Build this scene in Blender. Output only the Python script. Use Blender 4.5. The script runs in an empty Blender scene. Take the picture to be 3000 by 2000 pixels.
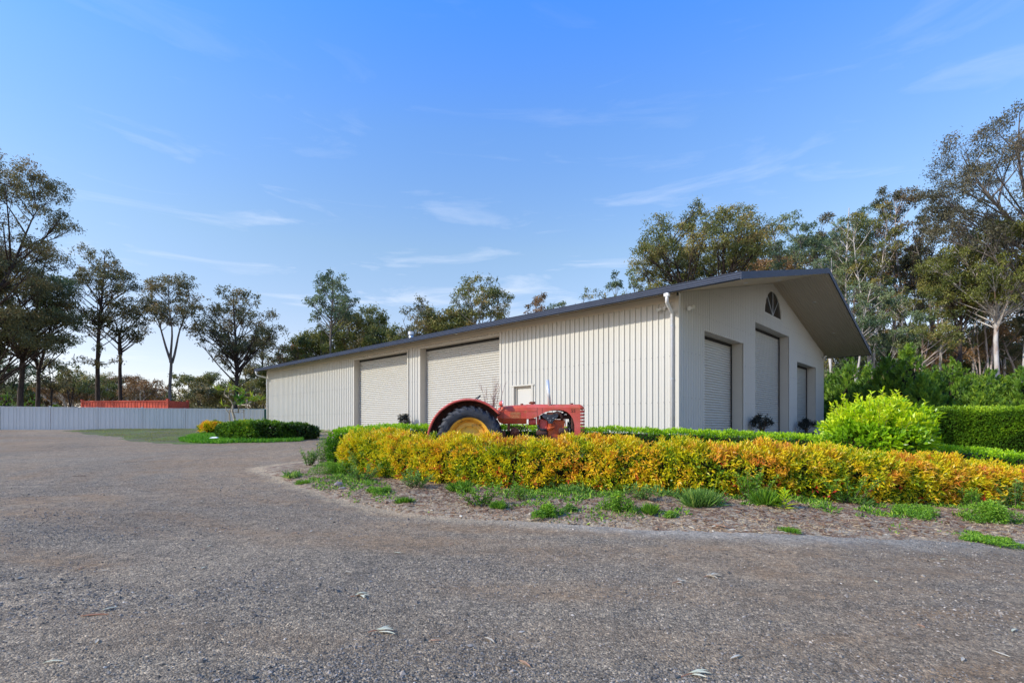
import bpy, math, random
import numpy as np
from mathutils import Vector, Matrix, noise as mnoise
R = math.radians
random.seed(7); rng = np.random.default_rng(7)
scene = bpy.context.scene
col = scene.collection

# ------------------------------------------------------------------ camera, world, sun, exposure
EYE = 1.4
cam_d = bpy.data.cameras.new('camera'); cam = bpy.data.objects.new('camera', cam_d); col.objects.link(cam)
cam.location = (0, 0, EYE); cam.rotation_euler = (R(90), 0, 0)
cam_d.lens = 18.01; cam_d.sensor_width = 36; cam_d.shift_y = 0.0833
cam_d.clip_start = 0.05; cam_d.clip_end = 3000
scene.camera = cam

SUN_EL = R(31)
sun_h = Vector((-0.94, -0.339, 0)).normalized()
sun_dir = Vector((sun_h.x*math.cos(SUN_EL), sun_h.y*math.cos(SUN_EL), math.sin(SUN_EL)))
sd = bpy.data.lights.new('sun', 'SUN'); sd.energy = 2.0; sd.angle = R(0.9); sd.color = (1.0, 0.93, 0.80)
so = bpy.data.objects.new('sun', sd); col.objects.link(so)
so.rotation_euler = (-sun_dir).to_track_quat('-Z', 'Y').to_euler(); so.location = (-60, -20, 60)

world = bpy.data.worlds.new('World'); scene.world = world; world.use_nodes = True
wn = world.node_tree.nodes; wl = world.node_tree.links; wn.clear()
def wnode(t, **k):
    n = wn.new(t)
    for a, b in k.items(): setattr(n, a, b)
    return n
sky = wnode('ShaderNodeTexSky', sky_type='NISHITA', sun_disc=False)
sky.sun_elevation = SUN_EL; sky.sun_rotation = math.atan2(sun_h.x, sun_h.y)
sky.air_density = 1.0; sky.dust_density = 0.35; sky.ozone_density = 2.2
tc = wnode('ShaderNodeTexCoord')
sep = wnode('ShaderNodeSeparateXYZ'); wl.new(tc.outputs['Generated'], sep.inputs[0])
grade = wnode('ShaderNodeValToRGB')                      # colour of clear air from horizon to zenith
cr = grade.color_ramp; cr.elements[0].position = 0.0; cr.elements[0].color = (0.800, 0.688, 0.744, 1)
cr.elements[1].position = 0.64; cr.elements[1].color = (0.474, 1.023, 1.804, 1)
e = cr.elements.new(0.14); e.color = (0.977, 0.800, 0.781, 1)
e = cr.elements.new(0.32); e.color = (0.967, 0.958, 0.921, 1)
e = cr.elements.new(0.495); e.color = (0.763, 1.023, 1.302, 1)
wl.new(sep.outputs['Z'], grade.inputs[0])
mul = wnode('ShaderNodeMix', data_type='RGBA', blend_type='MULTIPLY'); mul.inputs[0].default_value = 1
wl.new(sky.outputs[0], mul.inputs[6]); wl.new(grade.outputs[0], mul.inputs[7])
# thin cirrus
mp = wnode('ShaderNodeMapping'); mp.inputs['Scale'].default_value = (1.5, 1.5, 9.0); mp.inputs['Location'].default_value = (0.35, 0.1, 0.2)
mp.inputs['Rotation'].default_value = (R(6), R(-9), 0)
wl.new(tc.outputs['Generated'], mp.inputs[0])
nz = wnode('ShaderNodeTexNoise'); nz.inputs['Scale'].default_value = 2.3; nz.inputs['Detail'].default_value = 8; nz.inputs['Roughness'].default_value = 0.62
nz.inputs['Distortion'].default_value = 0.7
wl.new(mp.outputs[0], nz.inputs['Vector'])
cl = wnode('ShaderNodeMapRange'); cl.inputs[1].default_value = 0.54; cl.inputs[2].default_value = 0.80
wl.new(nz.outputs[0], cl.inputs[0])
lowm = wnode('ShaderNodeValToRGB'); lr = lowm.color_ramp
lr.elements[0].position = 0.0; lr.elements[0].color = (.75,)*3+(1,); lr.elements[1].position = 0.62; lr.elements[1].color = (.05,)*3+(1,)
e = lr.elements.new(0.2); e.color = (.9,)*3+(1,); e = lr.elements.new(0.34); e.color = (.48,)*3+(1,); e = lr.elements.new(0.44); e.color = (.18,)*3+(1,)
wl.new(sep.outputs['Z'], lowm.inputs[0])
cm = wnode('ShaderNodeMath', operation='MULTIPLY'); wl.new(cl.outputs[0], cm.inputs[0]); wl.new(lowm.outputs[0], cm.inputs[1])
cmix = wnode('ShaderNodeMix', data_type='RGBA'); wl.new(cm.outputs[0], cmix.inputs[0])
wl.new(mul.outputs[2], cmix.inputs[6]); cmix.inputs[7].default_value = (4.0, 4.3, 4.9, 1)
bg = wnode('ShaderNodeBackground'); bg.inputs[1].default_value = 0.12
wl.new(cmix.outputs[2], bg.inputs[0])
wo = wnode('ShaderNodeOutputWorld'); wl.new(bg.outputs[0], wo.inputs[0])

vs = scene.view_settings
vs.view_transform = 'Standard'; vs.look = 'None'; vs.gamma = 1; vs.exposure = 1.02; vs.use_curve_mapping = False

# ------------------------------------------------------------------ helpers
def tag(o, label=None, cat=None, group=None, kind=None):
    if label: o['label'] = label
    if cat: o['category'] = cat
    if group: o['group'] = group
    if kind: o['kind'] = kind
    return o
def empty(name, loc=(0, 0, 0), rz=0.0, label=None, cat=None, group=None):
    o = bpy.data.objects.new(name, None); col.objects.link(o); o.location = loc; o.rotation_euler = (0, 0, rz)
    o.empty_display_size = 0.2
    return tag(o, label, cat, group)
def np_mesh(name, V, tris=None, quads=None, mat=None, attrs=None, smooth=False):
    me = bpy.data.meshes.new(name)
    V = np.asarray(V, dtype=np.float32)
    nt = 0 if tris is None else len(tris); nq = 0 if quads is None else len(quads)
    me.vertices.add(len(V)); me.vertices.foreach_set('co', V.ravel())
    me.loops.add(nt*3 + nq*4); me.polygons.add(nt + nq)
    idx = []
    if nt: idx.append(np.asarray(tris, dtype=np.int32).ravel())
    if nq: idx.append(np.asarray(quads, dtype=np.int32).ravel())
    me.loops.foreach_set('vertex_index', np.concatenate(idx))
    starts = np.concatenate([np.arange(nt)*3, nt*3 + np.arange(nq)*4]).astype(np.int32)
    me.polygons.foreach_set('loop_start', starts)
    if attrs:
        for k, a in attrs.items():
            at = me.attributes.new(k, 'FLOAT', 'POINT'); at.data.foreach_set('value', np.asarray(a, dtype=np.float32))
    me.polygons.foreach_set('use_smooth', np.full(nt+nq, smooth, dtype=bool))
    me.update(calc_edges=True)
    if mat: me.materials.append(mat)
    return me
def link(name, me, parent=None, loc=None):
    o = bpy.data.objects.new(name, me); col.objects.link(o)
    if parent: o.parent = parent
    if loc is not None: o.location = loc
    return o
class MB:
    def __init__(s): s.v = []; s.f = []
    def add(s, vs_, fs):
        n = len(s.v); s.v += [tuple(p) for p in vs_]; s.f += [tuple(i+n for i in f) for f in fs]; return s
    def box(s, x0, y0, z0, x1, y1, z1):
        return s.add([(x0,y0,z0),(x1,y0,z0),(x1,y1,z0),(x0,y1,z0),(x0,y0,z1),(x1,y0,z1),(x1,y1,z1),(x0,y1,z1)],
                     [(0,3,2,1),(4,5,6,7),(0,1,5,4),(1,2,6,5),(2,3,7,6),(3,0,4,7)])
    def tube(s, pts, rad, n=8, cap=True):
        pts = [Vector(p) for p in pts]
        if not hasattr(rad, '__len__'): rad = [rad]*len(pts)
        b = len(s.v); up = None
        for i, p in enumerate(pts):
            d = (pts[min(i+1, len(pts)-1)] - pts[max(i-1, 0)])
            d = d.normalized() if d.length > 1e-9 else Vector((0, 0, 1))
            if up is None: up = Vector((0, 0, 1)) if abs(d.z) < .9 else Vector((1, 0, 0))
            a = d.cross(up)
            if a.length < 1e-4: a = d.cross(Vector((0.3, 1, 0.2)))
            a.normalize(); c = a.cross(d); up = c
            for k in range(n):
                t = 2*math.pi*k/n; s.v.append(tuple(p + (a*math.cos(t) + c*math.sin(t))*rad[i]))
        for i in range(len(pts)-1):
            for k in range(n):
                k2 = (k+1) % n
                s.f.append((b+i*n+k, b+i*n+k2, b+(i+1)*n+k2, b+(i+1)*n+k))
        if cap:
            s.f.append(tuple(b+k for k in range(n-1, -1, -1))); m = b+(len(pts)-1)*n; s.f.append(tuple(m+k for k in range(n)))
        return s
    def lathe(s, prof, n=32, axis='z', c=(0, 0, 0)):
        b = len(s.v)
        for (r, h) in prof:
            for k in range(n):
                t = 2*math.pi*k/n; q = (r*math.cos(t), r*math.sin(t), h)
                if axis == 'y': q = (q[0], q[2], q[1])
                if axis == 'x': q = (q[2], q[0], q[1])
                s.v.append((q[0]+c[0], q[1]+c[1], q[2]+c[2]))
        for i in range(len(prof)-1):
            for k in range(n):
                k2 = (k+1) % n; s.f.append((b+i*n+k, b+i*n+k2, b+(i+1)*n+k2, b+(i+1)*n+k))
        return s
    def each(s, name, mat, parent=None, **k):
        vv, ff = s.v, s.f                                # one object per eight-cornered box
        for i in range(0, len(vv), 8):
            m = MB(); m.v = vv[i:i+8]; m.f = [tuple(q-i for q in f) for f in ff if i <= f[0] < i+8]; m.build(name, mat, parent, **k)
    def build(s, name, mat, parent=None, loc=None, smooth=False, bevel=0, label=None, solid=0):
        me = bpy.data.meshes.new(name); me.from_pydata(s.v, [], s.f); me.materials.append(mat)
        me.polygons.foreach_set('use_smooth', [smooth]*len(me.polygons)); me.update()
        o = link(name, me, parent, loc)
        if solid:
            m = o.modifiers.new('thickness', 'SOLIDIFY'); m.thickness = solid; m.offset = 0
        if bevel:
            m = o.modifiers.new('bevel', 'BEVEL'); m.width = bevel; m.segments = 2; m.limit_method = 'ANGLE'
        if label: o['label'] = label
        return o

# ---- materials
def _nt(name):
    m = bpy.data.materials.new(name); m.use_nodes = True; nt = m.node_tree
    return m, nt, nt.nodes['Principled BSDF']
def mat(name, c1, c2=None, scale=6.0, rough=0.6, metal=0.0, bump=0.0, bscale=40.0, spec=0.4, detail=5, lo=.35, hi=.65, c3=None, s3=25.0, stretch=None):
    m, nt, b = _nt(name); L = nt.links
    b.inputs['Roughness'].default_value = rough; b.inputs['Metallic'].default_value = metal
    b.inputs['Specular IOR Level'].default_value = spec
    b.inputs['Base Color'].default_value = (*c1, 1)
    t = nt.nodes.new('ShaderNodeTexCoord'); vec = t.outputs['Object']
    if stretch:
        mp_ = nt.nodes.new('ShaderNodeMapping'); mp_.inputs['Scale'].default_value = stretch; L.new(vec, mp_.inputs[0]); vec = mp_.outputs[0]
    if c2:
        n = nt.nodes.new('ShaderNodeTexNoise'); n.inputs['Scale'].default_value = scale; n.inputs['Detail'].default_value = detail
        L.new(vec, n.inputs['Vector'])
        r = nt.nodes.new('ShaderNodeValToRGB'); r.color_ramp.elements[0].position = lo; r.color_ramp.elements[1].position = hi
        r.color_ramp.elements[0].color = (*c1, 1); r.color_ramp.elements[1].color = (*c2, 1)
        L.new(n.outputs[0], r.inputs[0]); out = r.outputs[0]
        if c3:
            n3 = nt.nodes.new('ShaderNodeTexNoise'); n3.inputs['Scale'].default_value = s3; n3.inputs['Detail'].default_value = 6
            L.new(vec, n3.inputs['Vector'])
            r3 = nt.nodes.new('ShaderNodeValToRGB'); r3.color_ramp.elements[0].position = .54; r3.color_ramp.elements[1].position = .68
            r3.color_ramp.elements[0].color = (0, 0, 0, 1); r3.color_ramp.elements[1].color = (1, 1, 1, 1)
            L.new(n3.outputs[0], r3.inputs[0])
            mx = nt.nodes.new('ShaderNodeMix'); mx.data_type = 'RGBA'; L.new(r3.outputs[0], mx.inputs[0]); L.new(out, mx.inputs[6])
            mx.inputs[7].default_value = (*c3, 1); out = mx.outputs[2]
        L.new(out, b.inputs['Base Color'])
    if bump:
        n2 = nt.nodes.new('ShaderNodeTexNoise'); n2.inputs['Scale'].default_value = bscale; n2.inputs['Detail'].default_value = 6
        L.new(vec, n2.inputs['Vector'])
        bp = nt.nodes.new('ShaderNodeBump'); bp.inputs['Strength'].default_value = bump; bp.inputs['Distance'].default_value = 0.02
        L.new(n2.outputs[0], bp.inputs['Height']); L.new(bp.outputs[0], b.inputs['Normal'])
    return m
def leaf_mat(name, cols, rough=0.45, trans=0.3, spec=0.4):
    m, nt, b = _nt(name); L = nt.links
    a = nt.nodes.new('ShaderNodeAttribute'); a.attribute_name = 'tint'
    r = nt.nodes.new('ShaderNodeValToRGB'); el = r.color_ramp.elements
    n = len(cols)
    for i, c in enumerate(cols):
        p = i/(n-1)
        if i == 0: el[0].position = 0; el[0].color = (*c, 1)
        elif i == n-1: el[-1].position = 1; el[-1].color = (*c, 1)
        else: q = el.new(p); q.color = (*c, 1)
    L.new(a.outputs['Fac'], r.inputs[0]); L.new(r.outputs[0], b.inputs['Base Color'])
    b.inputs['Roughness'].default_value = rough; b.inputs['Specular IOR Level'].default_value = spec
    tr = nt.nodes.new('ShaderNodeBsdfTranslucent'); L.new(r.outputs[0], tr.inputs[0])
    mx = nt.nodes.new('ShaderNodeMixShader'); mx.inputs[0].default_value = trans
    L.new(b.outputs[0], mx.inputs[1]); L.new(tr.outputs[0], mx.inputs[2])
    L.new(mx.outputs[0], nt.nodes['Material Output'].inputs[0])
    return m

# ---- leaves (each leaf two triangles folded on its midrib)
def unit(a): return a/np.maximum(np.linalg.norm(a, axis=1, keepdims=True), 1e-9)
def leaves_mesh(name, P, D, N, L, W, tint, material):
    P = np.asarray(P, float); D = unit(np.asarray(D, float)); N = np.asarray(N, float)
    S = unit(np.cross(D, N)); U = np.cross(S, D)
    L = np.asarray(L)[:, None]; W = np.asarray(W)[:, None]
    mid = P + D*L*.45 + U*W*.22
    V = np.stack([P, mid + S*W*.5, P + D*L - U*L*.10, mid - S*W*.5], axis=1).reshape(-1, 3)
    n = len(P); b = np.arange(n)[:, None]*4
    T = np.concatenate([b+np.array([[0, 1, 2]]), b+np.array([[0, 2, 3]])], axis=1).reshape(-1, 3)
    return np_mesh(name, V, tris=T, mat=material, attrs={'tint': np.repeat(np.clip(tint, 0, 1), 4)})
def rdir(n):
    return unit(rng.normal(size=(n, 3)))

# ------------------------------------------------------------------ terrain
def gz(x, y):
    x = np.asarray(x, float); y = np.asarray(y, float)
    yy = np.clip(y, -40, None)
    z = np.where(yy < 12, 0.03*yy, np.where(yy < 31, 0.36+0.0458*(yy-12), 1.23))
    z = z - np.minimum(.3, .06*np.maximum(0, x-3))*np.clip((60-y)/20, 0, 1)
    return z
def gzf(x, y): return float(gz(x, y))
def G(px, py):
    """ground point seen at a source-photo pixel (used to measure where things stand)"""
    kx = (px-1500)/1501; kz = (py-1250)/1501
    lo, hi = .5, 200.
    for _ in range(60):
        m = (lo+hi)/2
        if EYE - kz*m - gzf(kx*m, m) > 0: lo = m
        else: hi = m
    return (kx*lo, lo)
def at(px, d): return (px-1500)/1501*d
def zat(py, d): return EYE + (1250-py)/1501*d

bed_edge = [G(*p) for p in [(806,1393),(842,1409),(918,1435),(1020,1467),(1148,1495),(1276,1511),(1403,1524),(1531,1531),(1658,1540),(1786,1546),(2041,1559),(2296,1566),(2551,1575),(2806,1582),(3000,1584)]]
bed_poly = bed_edge + [(9.5,6.6),(13,7.4),(18,9),(18,13.2),(11,12.6),(8,13.4),(3.5,14.2),(0,14.9),(-3.5,14.9),(-5.6,14.0),(-6.2,12.5)]
lawn_poly = [G(*p) for p in [(190,1262),(300,1275),(400,1290),(470,1297),(560,1298),(700,1296),(800,1294),(870,1291),(925,1282)]] + [(-12,33),(-17.5,36.2),(-24,33.5)]
def sdist(poly, X, Y):
    """signed distance, positive inside"""
    P = np.array(poly); Q = np.roll(P, -1, axis=0)
    d = np.full(X.shape, 1e9); ins = np.zeros(X.shape, bool)
    for (ax, ay), (bx, by) in zip(P, Q):
        ex, ey = bx-ax, by-ay; t = np.clip(((X-ax)*ex+(Y-ay)*ey)/(ex*ex+ey*ey+1e-12), 0, 1)
        d = np.minimum(d, np.hypot(X-ax-t*ex, Y-ay-t*ey))
        c = ((ay > Y) != (by > Y)); xi = ax+(Y-ay)*ex/np.where(abs(ey) < 1e-12, 1e-12, ey)
        ins ^= (c & (X < xi))
    return np.where(ins, d, -d)
def vnoise(X, Y, s, seed=0):
    """cheap smooth value noise in [-1,1]"""
    r = np.random.default_rng(seed); T = r.uniform(-1, 1, (64, 64))
    x = X*s; y = Y*s; xi = np.floor(x).astype(int); yi = np.floor(y).astype(int); fx = x-xi; fy = y-yi
    fx = fx*fx*(3-2*fx); fy = fy*fy*(3-2*fy)
    g = lambda a, b: T[a % 64, b % 64]
    return (g(xi,yi)*(1-fx)+g(xi+1,yi)*fx)*(1-fy)+(g(xi,yi+1)*(1-fx)+g(xi+1,yi+1)*fx)*fy
def gridmesh(name, xs, ys, zf, material, attrs_f=None, keep=None):
    X, Y = np.meshgrid(xs, ys); Z = zf(X, Y)
    V = np.stack([X, Y, Z], -1).reshape(-1, 3); nx = len(xs); ny = len(ys)
    i = np.arange(nx-1); j = np.arange(ny-1); I, J = np.meshgrid(i, j); a = (J*nx+I).ravel()
    Q = np.stack([a, a+1, a+1+nx, a+nx], 1)
    if keep is not None:
        k = keep(X, Y).ravel(); Q = Q[k[Q].any(1)]
    at_ = {k: f(X, Y).ravel() for k, f in (attrs_f or {}).items()}
    return np_mesh(name, V, quads=Q, mat=material, attrs=at_, smooth=True)

# ---- gravel material
def gravel_material():
    m, nt, b = _nt('gravel'); L = nt.links; N = nt.nodes
    t = N.new('ShaderNodeTexCoord'); v = t.outputs['Object']
    def noise(scale, detail=4, rough=.6, vec=None, dist=0):
        n = N.new('ShaderNodeTexNoise'); n.inputs['Scale'].default_value = scale; n.inputs['Detail'].default_value = detail
        n.inputs['Roughness'].default_value = rough; n.inputs['Distortion'].default_value = dist
        L.new(vec or v, n.inputs['Vector']); return n.outputs[0]
    def ramp(src, stops):
        r = N.new('ShaderNodeValToRGB'); el = r.color_ramp.elements
        el[0].position = stops[0][0]; el[0].color = (*stops[0][1], 1); el[1].position = stops[-1][0]; el[1].color = (*stops[-1][1], 1)
        for p, c in stops[1:-1]: q = el.new(p); q.color = (*c, 1)
        L.new(src, r.inputs[0]); return r.outputs[0]
    def mix(f, a, b_, blend='MIX'):
        x = N.new('ShaderNodeMix'); x.data_type = 'RGBA'; x.blend_type = blend
        if isinstance(f, float): x.inputs[0].default_value = f
        else: L.new(f, x.inputs[0])
        for i, q in ((6, a), (7, b_)):
            if isinstance(q, tuple): x.inputs[i].default_value = (*q, 1)
            else: L.new(q, x.inputs[i])
        return x.outputs[2]
    def math_(op, a, b_=None):
        x = N.new('ShaderNodeMath'); x.operation = op
        for i, q in ((0, a), (1, b_)):
            if q is None: continue
            if isinstance(q, (int, float)): x.inputs[i].default_value = q
            else: L.new(q, x.inputs[i])
        return x.outputs[0]
    # wheel-worn streaks running round the drive
    mp_ = N.new('ShaderNodeMapping'); mp_.inputs['Rotation'].default_value = (0, 0, R(24)); mp_.inputs['Scale'].default_value = (.32, 1.3, 1)
    L.new(v, mp_.inputs[0])
    patch = ramp(noise(.9, 5, .62, mp_.outputs[0], .8), [(.36, (0, 0, 0)), (.62, (1, 1, 1))])
    fine = ramp(noise(5.5, 5, .7), [(.38, (0, 0, 0)), (.62, (1, 1, 1))])
    atk = N.new('ShaderNodeAttribute'); atk.attribute_name = 'track'
    patch = math_('MULTIPLY', math_('ADD', patch, .35), math_('MULTIPLY', atk.outputs['Fac'], 1.25))
    pm = math_('MULTIPLY', patch, math_('ADD', math_('MULTIPLY', fine, .6), .4))
    stone = N.new('ShaderNodeTexVoronoi'); stone.inputs['Scale'].default_value = 88; L.new(v, stone.inputs['Vector'])
    sepc = N.new('ShaderNodeSeparateColor'); L.new(stone.outputs['Color'], sepc.inputs[0])
    scol = ramp(sepc.outputs[0], [(0, (.03,.03,.03)), (.3, (.072,.068,.063)), (.6, (.125,.113,.102)), (.9, (.19,.175,.155)), (1, (.42,.38,.33))])
    stone2 = N.new('ShaderNodeTexVoronoi'); stone2.inputs['Scale'].default_value = 230; L.new(v, stone2.inputs['Vector'])
    sep2 = N.new('ShaderNodeSeparateColor'); L.new(stone2.outputs['Color'], sep2.inputs[0])
    scol2 = ramp(sep2.outputs[1], [(0, (.03,.028,.026)), (.5, (.11,.10,.09)), (1, (.26,.23,.20))])
    stones = mix(.45, scol, scol2)
    earth = ramp(noise(30, 6, .75), [(.3, (.080,.062,.047)), (.7, (.195,.153,.116))])
    base = mix(math_('MULTIPLY', pm, .95), stones, earth)
    # pale dusty verge along the garden bed
    ad = N.new('ShaderNodeAttribute'); ad.attribute_name = 'verge'
    an = math_('ADD', ad.outputs['Fac'], math_('MULTIPLY', math_('SUBTRACT', noise(2.2, 5), .5), .8))
    vf = ramp(an, [(.35, (0, 0, 0)), (.85, (1, 1, 1))])
    ax = N.new('ShaderNodeAttribute'); ax.attribute_name = 'tan'
    vcol = mix(ax.outputs['Fac'], (.20,.205,.215), (.26,.22,.17))
    base = mix(math_('MULTIPLY', vf, .8), base, mix(.5, vcol, mix(.5, vcol, stones), 'MIX'))
    # leaf litter / dirt out under the trees
    af = N.new('ShaderNodeAttribute'); af.attribute_name = 'wood'
    lit = ramp(noise(1.3, 6, .7), [(.35, (.06,.07,.025)), (.5, (.11,.10,.05)), (.65, (.16,.12,.075))])
    base = mix(af.outputs['Fac'], base, lit)
    big = ramp(noise(.22, 3), [(.35, (.86,.86,.86)), (.65, (1.16,1.14,1.11))])
    base = mix(1.0, base, big, 'MULTIPLY')
    base = mix(1.0, base, ramp(noise(24, 10, .8), [(.36, (.50,.50,.50)), (.5, (.95,.95,.95)), (.64, (1.60,1.57,1.52))]), 'MULTIPLY')
    base = mix(1.0, base, ramp(noise(5, 6, .7), [(.35, (.78,.78,.79)), (.65, (1.22,1.20,1.18))]), 'MULTIPLY')
    base = mix(1.0, base, (2.50,2.16,1.60), 'MULTIPLY')
    L.new(base, b.inputs['Base Color'])
    b.inputs['Roughness'].default_value = .85; b.inputs['Specular IOR Level'].default_value = .25
    h = math_('ADD', math_('MULTIPLY', stone.outputs['Distance'], -.8), math_('ADD', math_('MULTIPLY', noise(22, 6, .75), 1.5), math_('MULTIPLY', stone2.outputs['Distance'], -.25)))
    bp = N.new('ShaderNodeBump'); bp.inputs['Strength'].default_value = .85; bp.inputs['Distance'].default_value = .016
    L.new(h, bp.inputs['Height']); L.new(bp.outputs[0], b.inputs['Normal'])
    return m
M_gravel = gravel_material()
xs = np.concatenate([np.arange(-900, -60, 60), np.arange(-60, -12, 2), np.arange(-12, 14, .14), np.arange(14, 40, 1), np.arange(40, 901, 60)])
ys = np.concatenate([np.arange(-60, 1, 4), np.arange(1, 12, .12), np.arange(12, 36, .5), np.arange(36, 80, 4), np.arange(80, 1501, 60)])
def ground_z(X, Y):
    near = np.clip((40-Y)/10, 0, 1)*np.clip((Y)/2, 0, 1)
    return gz(X, Y) + near*(.018*vnoise(X, Y, .5, 1)+.008*vnoise(X, Y, 1.9, 2)+.004*vnoise(X, Y, 5, 3))
bd = lambda X, Y: -sdist(bed_poly, X, Y)
def track(X, Y):
    """wheel tracks curving past the bed towards the far left"""
    d = np.hypot(X-2.0, (Y-15.5)*1.15); a = np.arctan2(Y-15.5, X-2.0)
    w = .55*vnoise(d*1.0, a*1.6, 2.6, 81)+.35*vnoise(d, a*2.2, 5.5, 82)+.45*vnoise(X, Y, .35, 83)
    e = np.hypot(X+3, Y+9); b = np.arctan2(Y+9, X+3); w2 = .45*vnoise(e, b*3, 2.0, 84)+.3*vnoise(e, b*5, 4.2, 85)
    return np.clip(.5+w+w2*.6, 0, 1)
ground = link('ground', gridmesh('ground', xs, ys, ground_z, M_gravel, {
    'verge': lambda X, Y: np.clip(1-np.clip(bd(X, Y), 0, None)/(.55+.1*np.clip(X, 0, 9)), 0, 1),
    'tan': lambda X, Y: np.clip(1-(X+1.2)/2.4, 0, 1),
    'track': track,
    'wood': lambda X, Y: np.clip((Y-(33+.2*X*0))/4, 0, 1)}))
tag(ground, kind='structure')

# ---- garden bed soil, its rim sinking under the gravel
M_soil = mat('bark_soil', (.21,.125,.072), (.42,.32,.20), scale=7, rough=.95, bump=1.0, bscale=45, spec=.15, detail=10, lo=.38, hi=.62, c3=(.55,.43,.30), s3=38)
def bed_z(X, Y):
    d = sdist(bed_poly, X, Y) + .10*vnoise(X, Y, 1.3, 5) + .06*vnoise(X, Y, 4, 6)
    h = np.where(d > 0, .075*(1-np.exp(-np.clip(d, 0, None)/.45)) + .004, d*.35)
    return ground_z(X, Y) + h + np.clip(d*3, 0, 1)*(.02*vnoise(X, Y, 3, 7)+.014*vnoise(X, Y, 8, 8))
bed = link('garden_bed', gridmesh('garden_bed', np.arange(-7.2, 18.6, .09), np.arange(4.8, 15.6, .09), bed_z, M_soil, keep=lambda X, Y: sdist(bed_poly, X, Y) > -.35))
tag(bed, kind='structure')
M_lawn = mat('worn_lawn', (.16,.14,.085), (.15,.19,.05), scale=1.3, rough=.95, bump=.8, bscale=60, spec=.15, detail=8, lo=.4, hi=.6)
def lawn_z(X, Y):
    d = sdist(lawn_poly, X, Y) + .35*vnoise(X, Y, .7, 9) + .2*vnoise(X, Y, 2.2, 10)
    return ground_z(X, Y) + np.where(d > 0, .03*(1-np.exp(-np.clip(d, 0, None))) + .004, d*.06)
lawn = link('lawn', gridmesh('lawn', np.arange(-29, -6, .25), np.arange(18, 37, .25), lawn_z, M_lawn, keep=lambda X, Y: sdist(lawn_poly, X, Y) > -1))
tag(lawn, kind='structure')
def surf(x, y):
    X = np.asarray(x, float); Y = np.asarray(y, float)
    return np.maximum(np.maximum(ground_z(X, Y), bed_z(X, Y)), np.where(Y > 17, lawn_z(X, Y), -9))
def surff(x, y): return float(surf(np.array([x]), np.array([y]))[0])

# ================================================================== THE SHED
SB = 0.25                                                # world height of the shed frame's origin
def zr(rel): return rel + EYE - SB                       # height above eye level -> shed height
ANG = math.atan2(.7293, .6843)
shed = empty('metal_shed', (5.0, 15.47, SB), ANG - 0.0, 'long beige corrugated metal shed with blue-grey gutter and deep gable overhang', 'shed')
SW, SL = 18.0, 30.7
EAVE = 4.07; SLOPE = .2333
M_wall = mat('wall_steel', (.53,.512,.45), (.55,.532,.47), scale=.9, rough=.42, spec=.45, lo=.3, hi=.7)
M_trim = mat('trim_steel', (.545,.515,.44), (.565,.535,.46), scale=3, rough=.5)
M_jamb = mat('jamb_steel', (.55,.505,.425), (.57,.525,.44), scale=3, rough=.55)
M_curt = mat('curtain_steel', (.515,.497,.44), (.535,.517,.46), scale=2, rough=.38, spec=.5, stretch=(1, 1, 4))
M_soff = mat('soffit_steel', (.54,.45,.33), (.56,.47,.35), scale=1, rough=.5)
M_gut = mat('gutter_steel', (.022,.034,.065), (.028,.042,.078), scale=2, rough=.55, spec=.3)
M_roof = mat('roof_steel', (.10,.12,.16), (.13,.15,.19), scale=2, rough=.5)
M_pipe = mat('white_pvc', (.80,.80,.80), (.74,.73,.70), scale=5, rough=.35)
M_glassd = mat('window_glass', (.012,.012,.014), rough=.08, spec=.5)
M_dark = mat('dark_gap', (.02,.02,.02), rough=.8)
M_lampw = mat('lamp_plastic', (.72,.70,.64), rough=.4)
M_lens = mat('lamp_lens', (.75,.75,.72), rough=.2)
M_zinc = mat('zinc', (.62,.64,.66), (.5,.52,.54), scale=8, rough=.35, metal=.7)

ZB = zr(-1.35)
# openings: (start, end, top)  along the side (t) and the gable (s)
side_open = [(5.83, 6.72, 1.56), (7.53, 12.76, 3.68), (13.82, 18.78, 3.68)]
gab_open = [(1.86, 5.35, 3.15), (6.74, 11.36, 4.17), (12.72, 16.22, 3.15)]
def sheet(points, zfun, opens, place, extra=None):
    """points: [(u, out)] profile; quads cut by the openings; place(u,out,z)->xyz"""
    mb = MB()
    for (u0, o0), (u1, o1) in zip(points, points[1:]):
        um = (u0+u1)/2; segs = [(ZB, zfun(u0), zfun(u1))]
        for a, b, top in opens:
            if a < um < b: segs = [(zr(top), zfun(u0), zfun(u1))]
        if extra and extra(um):
            lo, hi = extra(um); z0, za, zb_ = segs[0]
            segs = [(z0, lo, lo), (hi, za, zb_)]
        for z0, za, zb_ in segs:
            if min(za, zb_) - z0 < .005: continue
            mb.add([place(u0, o0, z0), place(u1, o1, z0), place(u1, o1, zb_), place(u0, o0, za)], [(0, 1, 2, 3)])
    return mb
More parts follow.
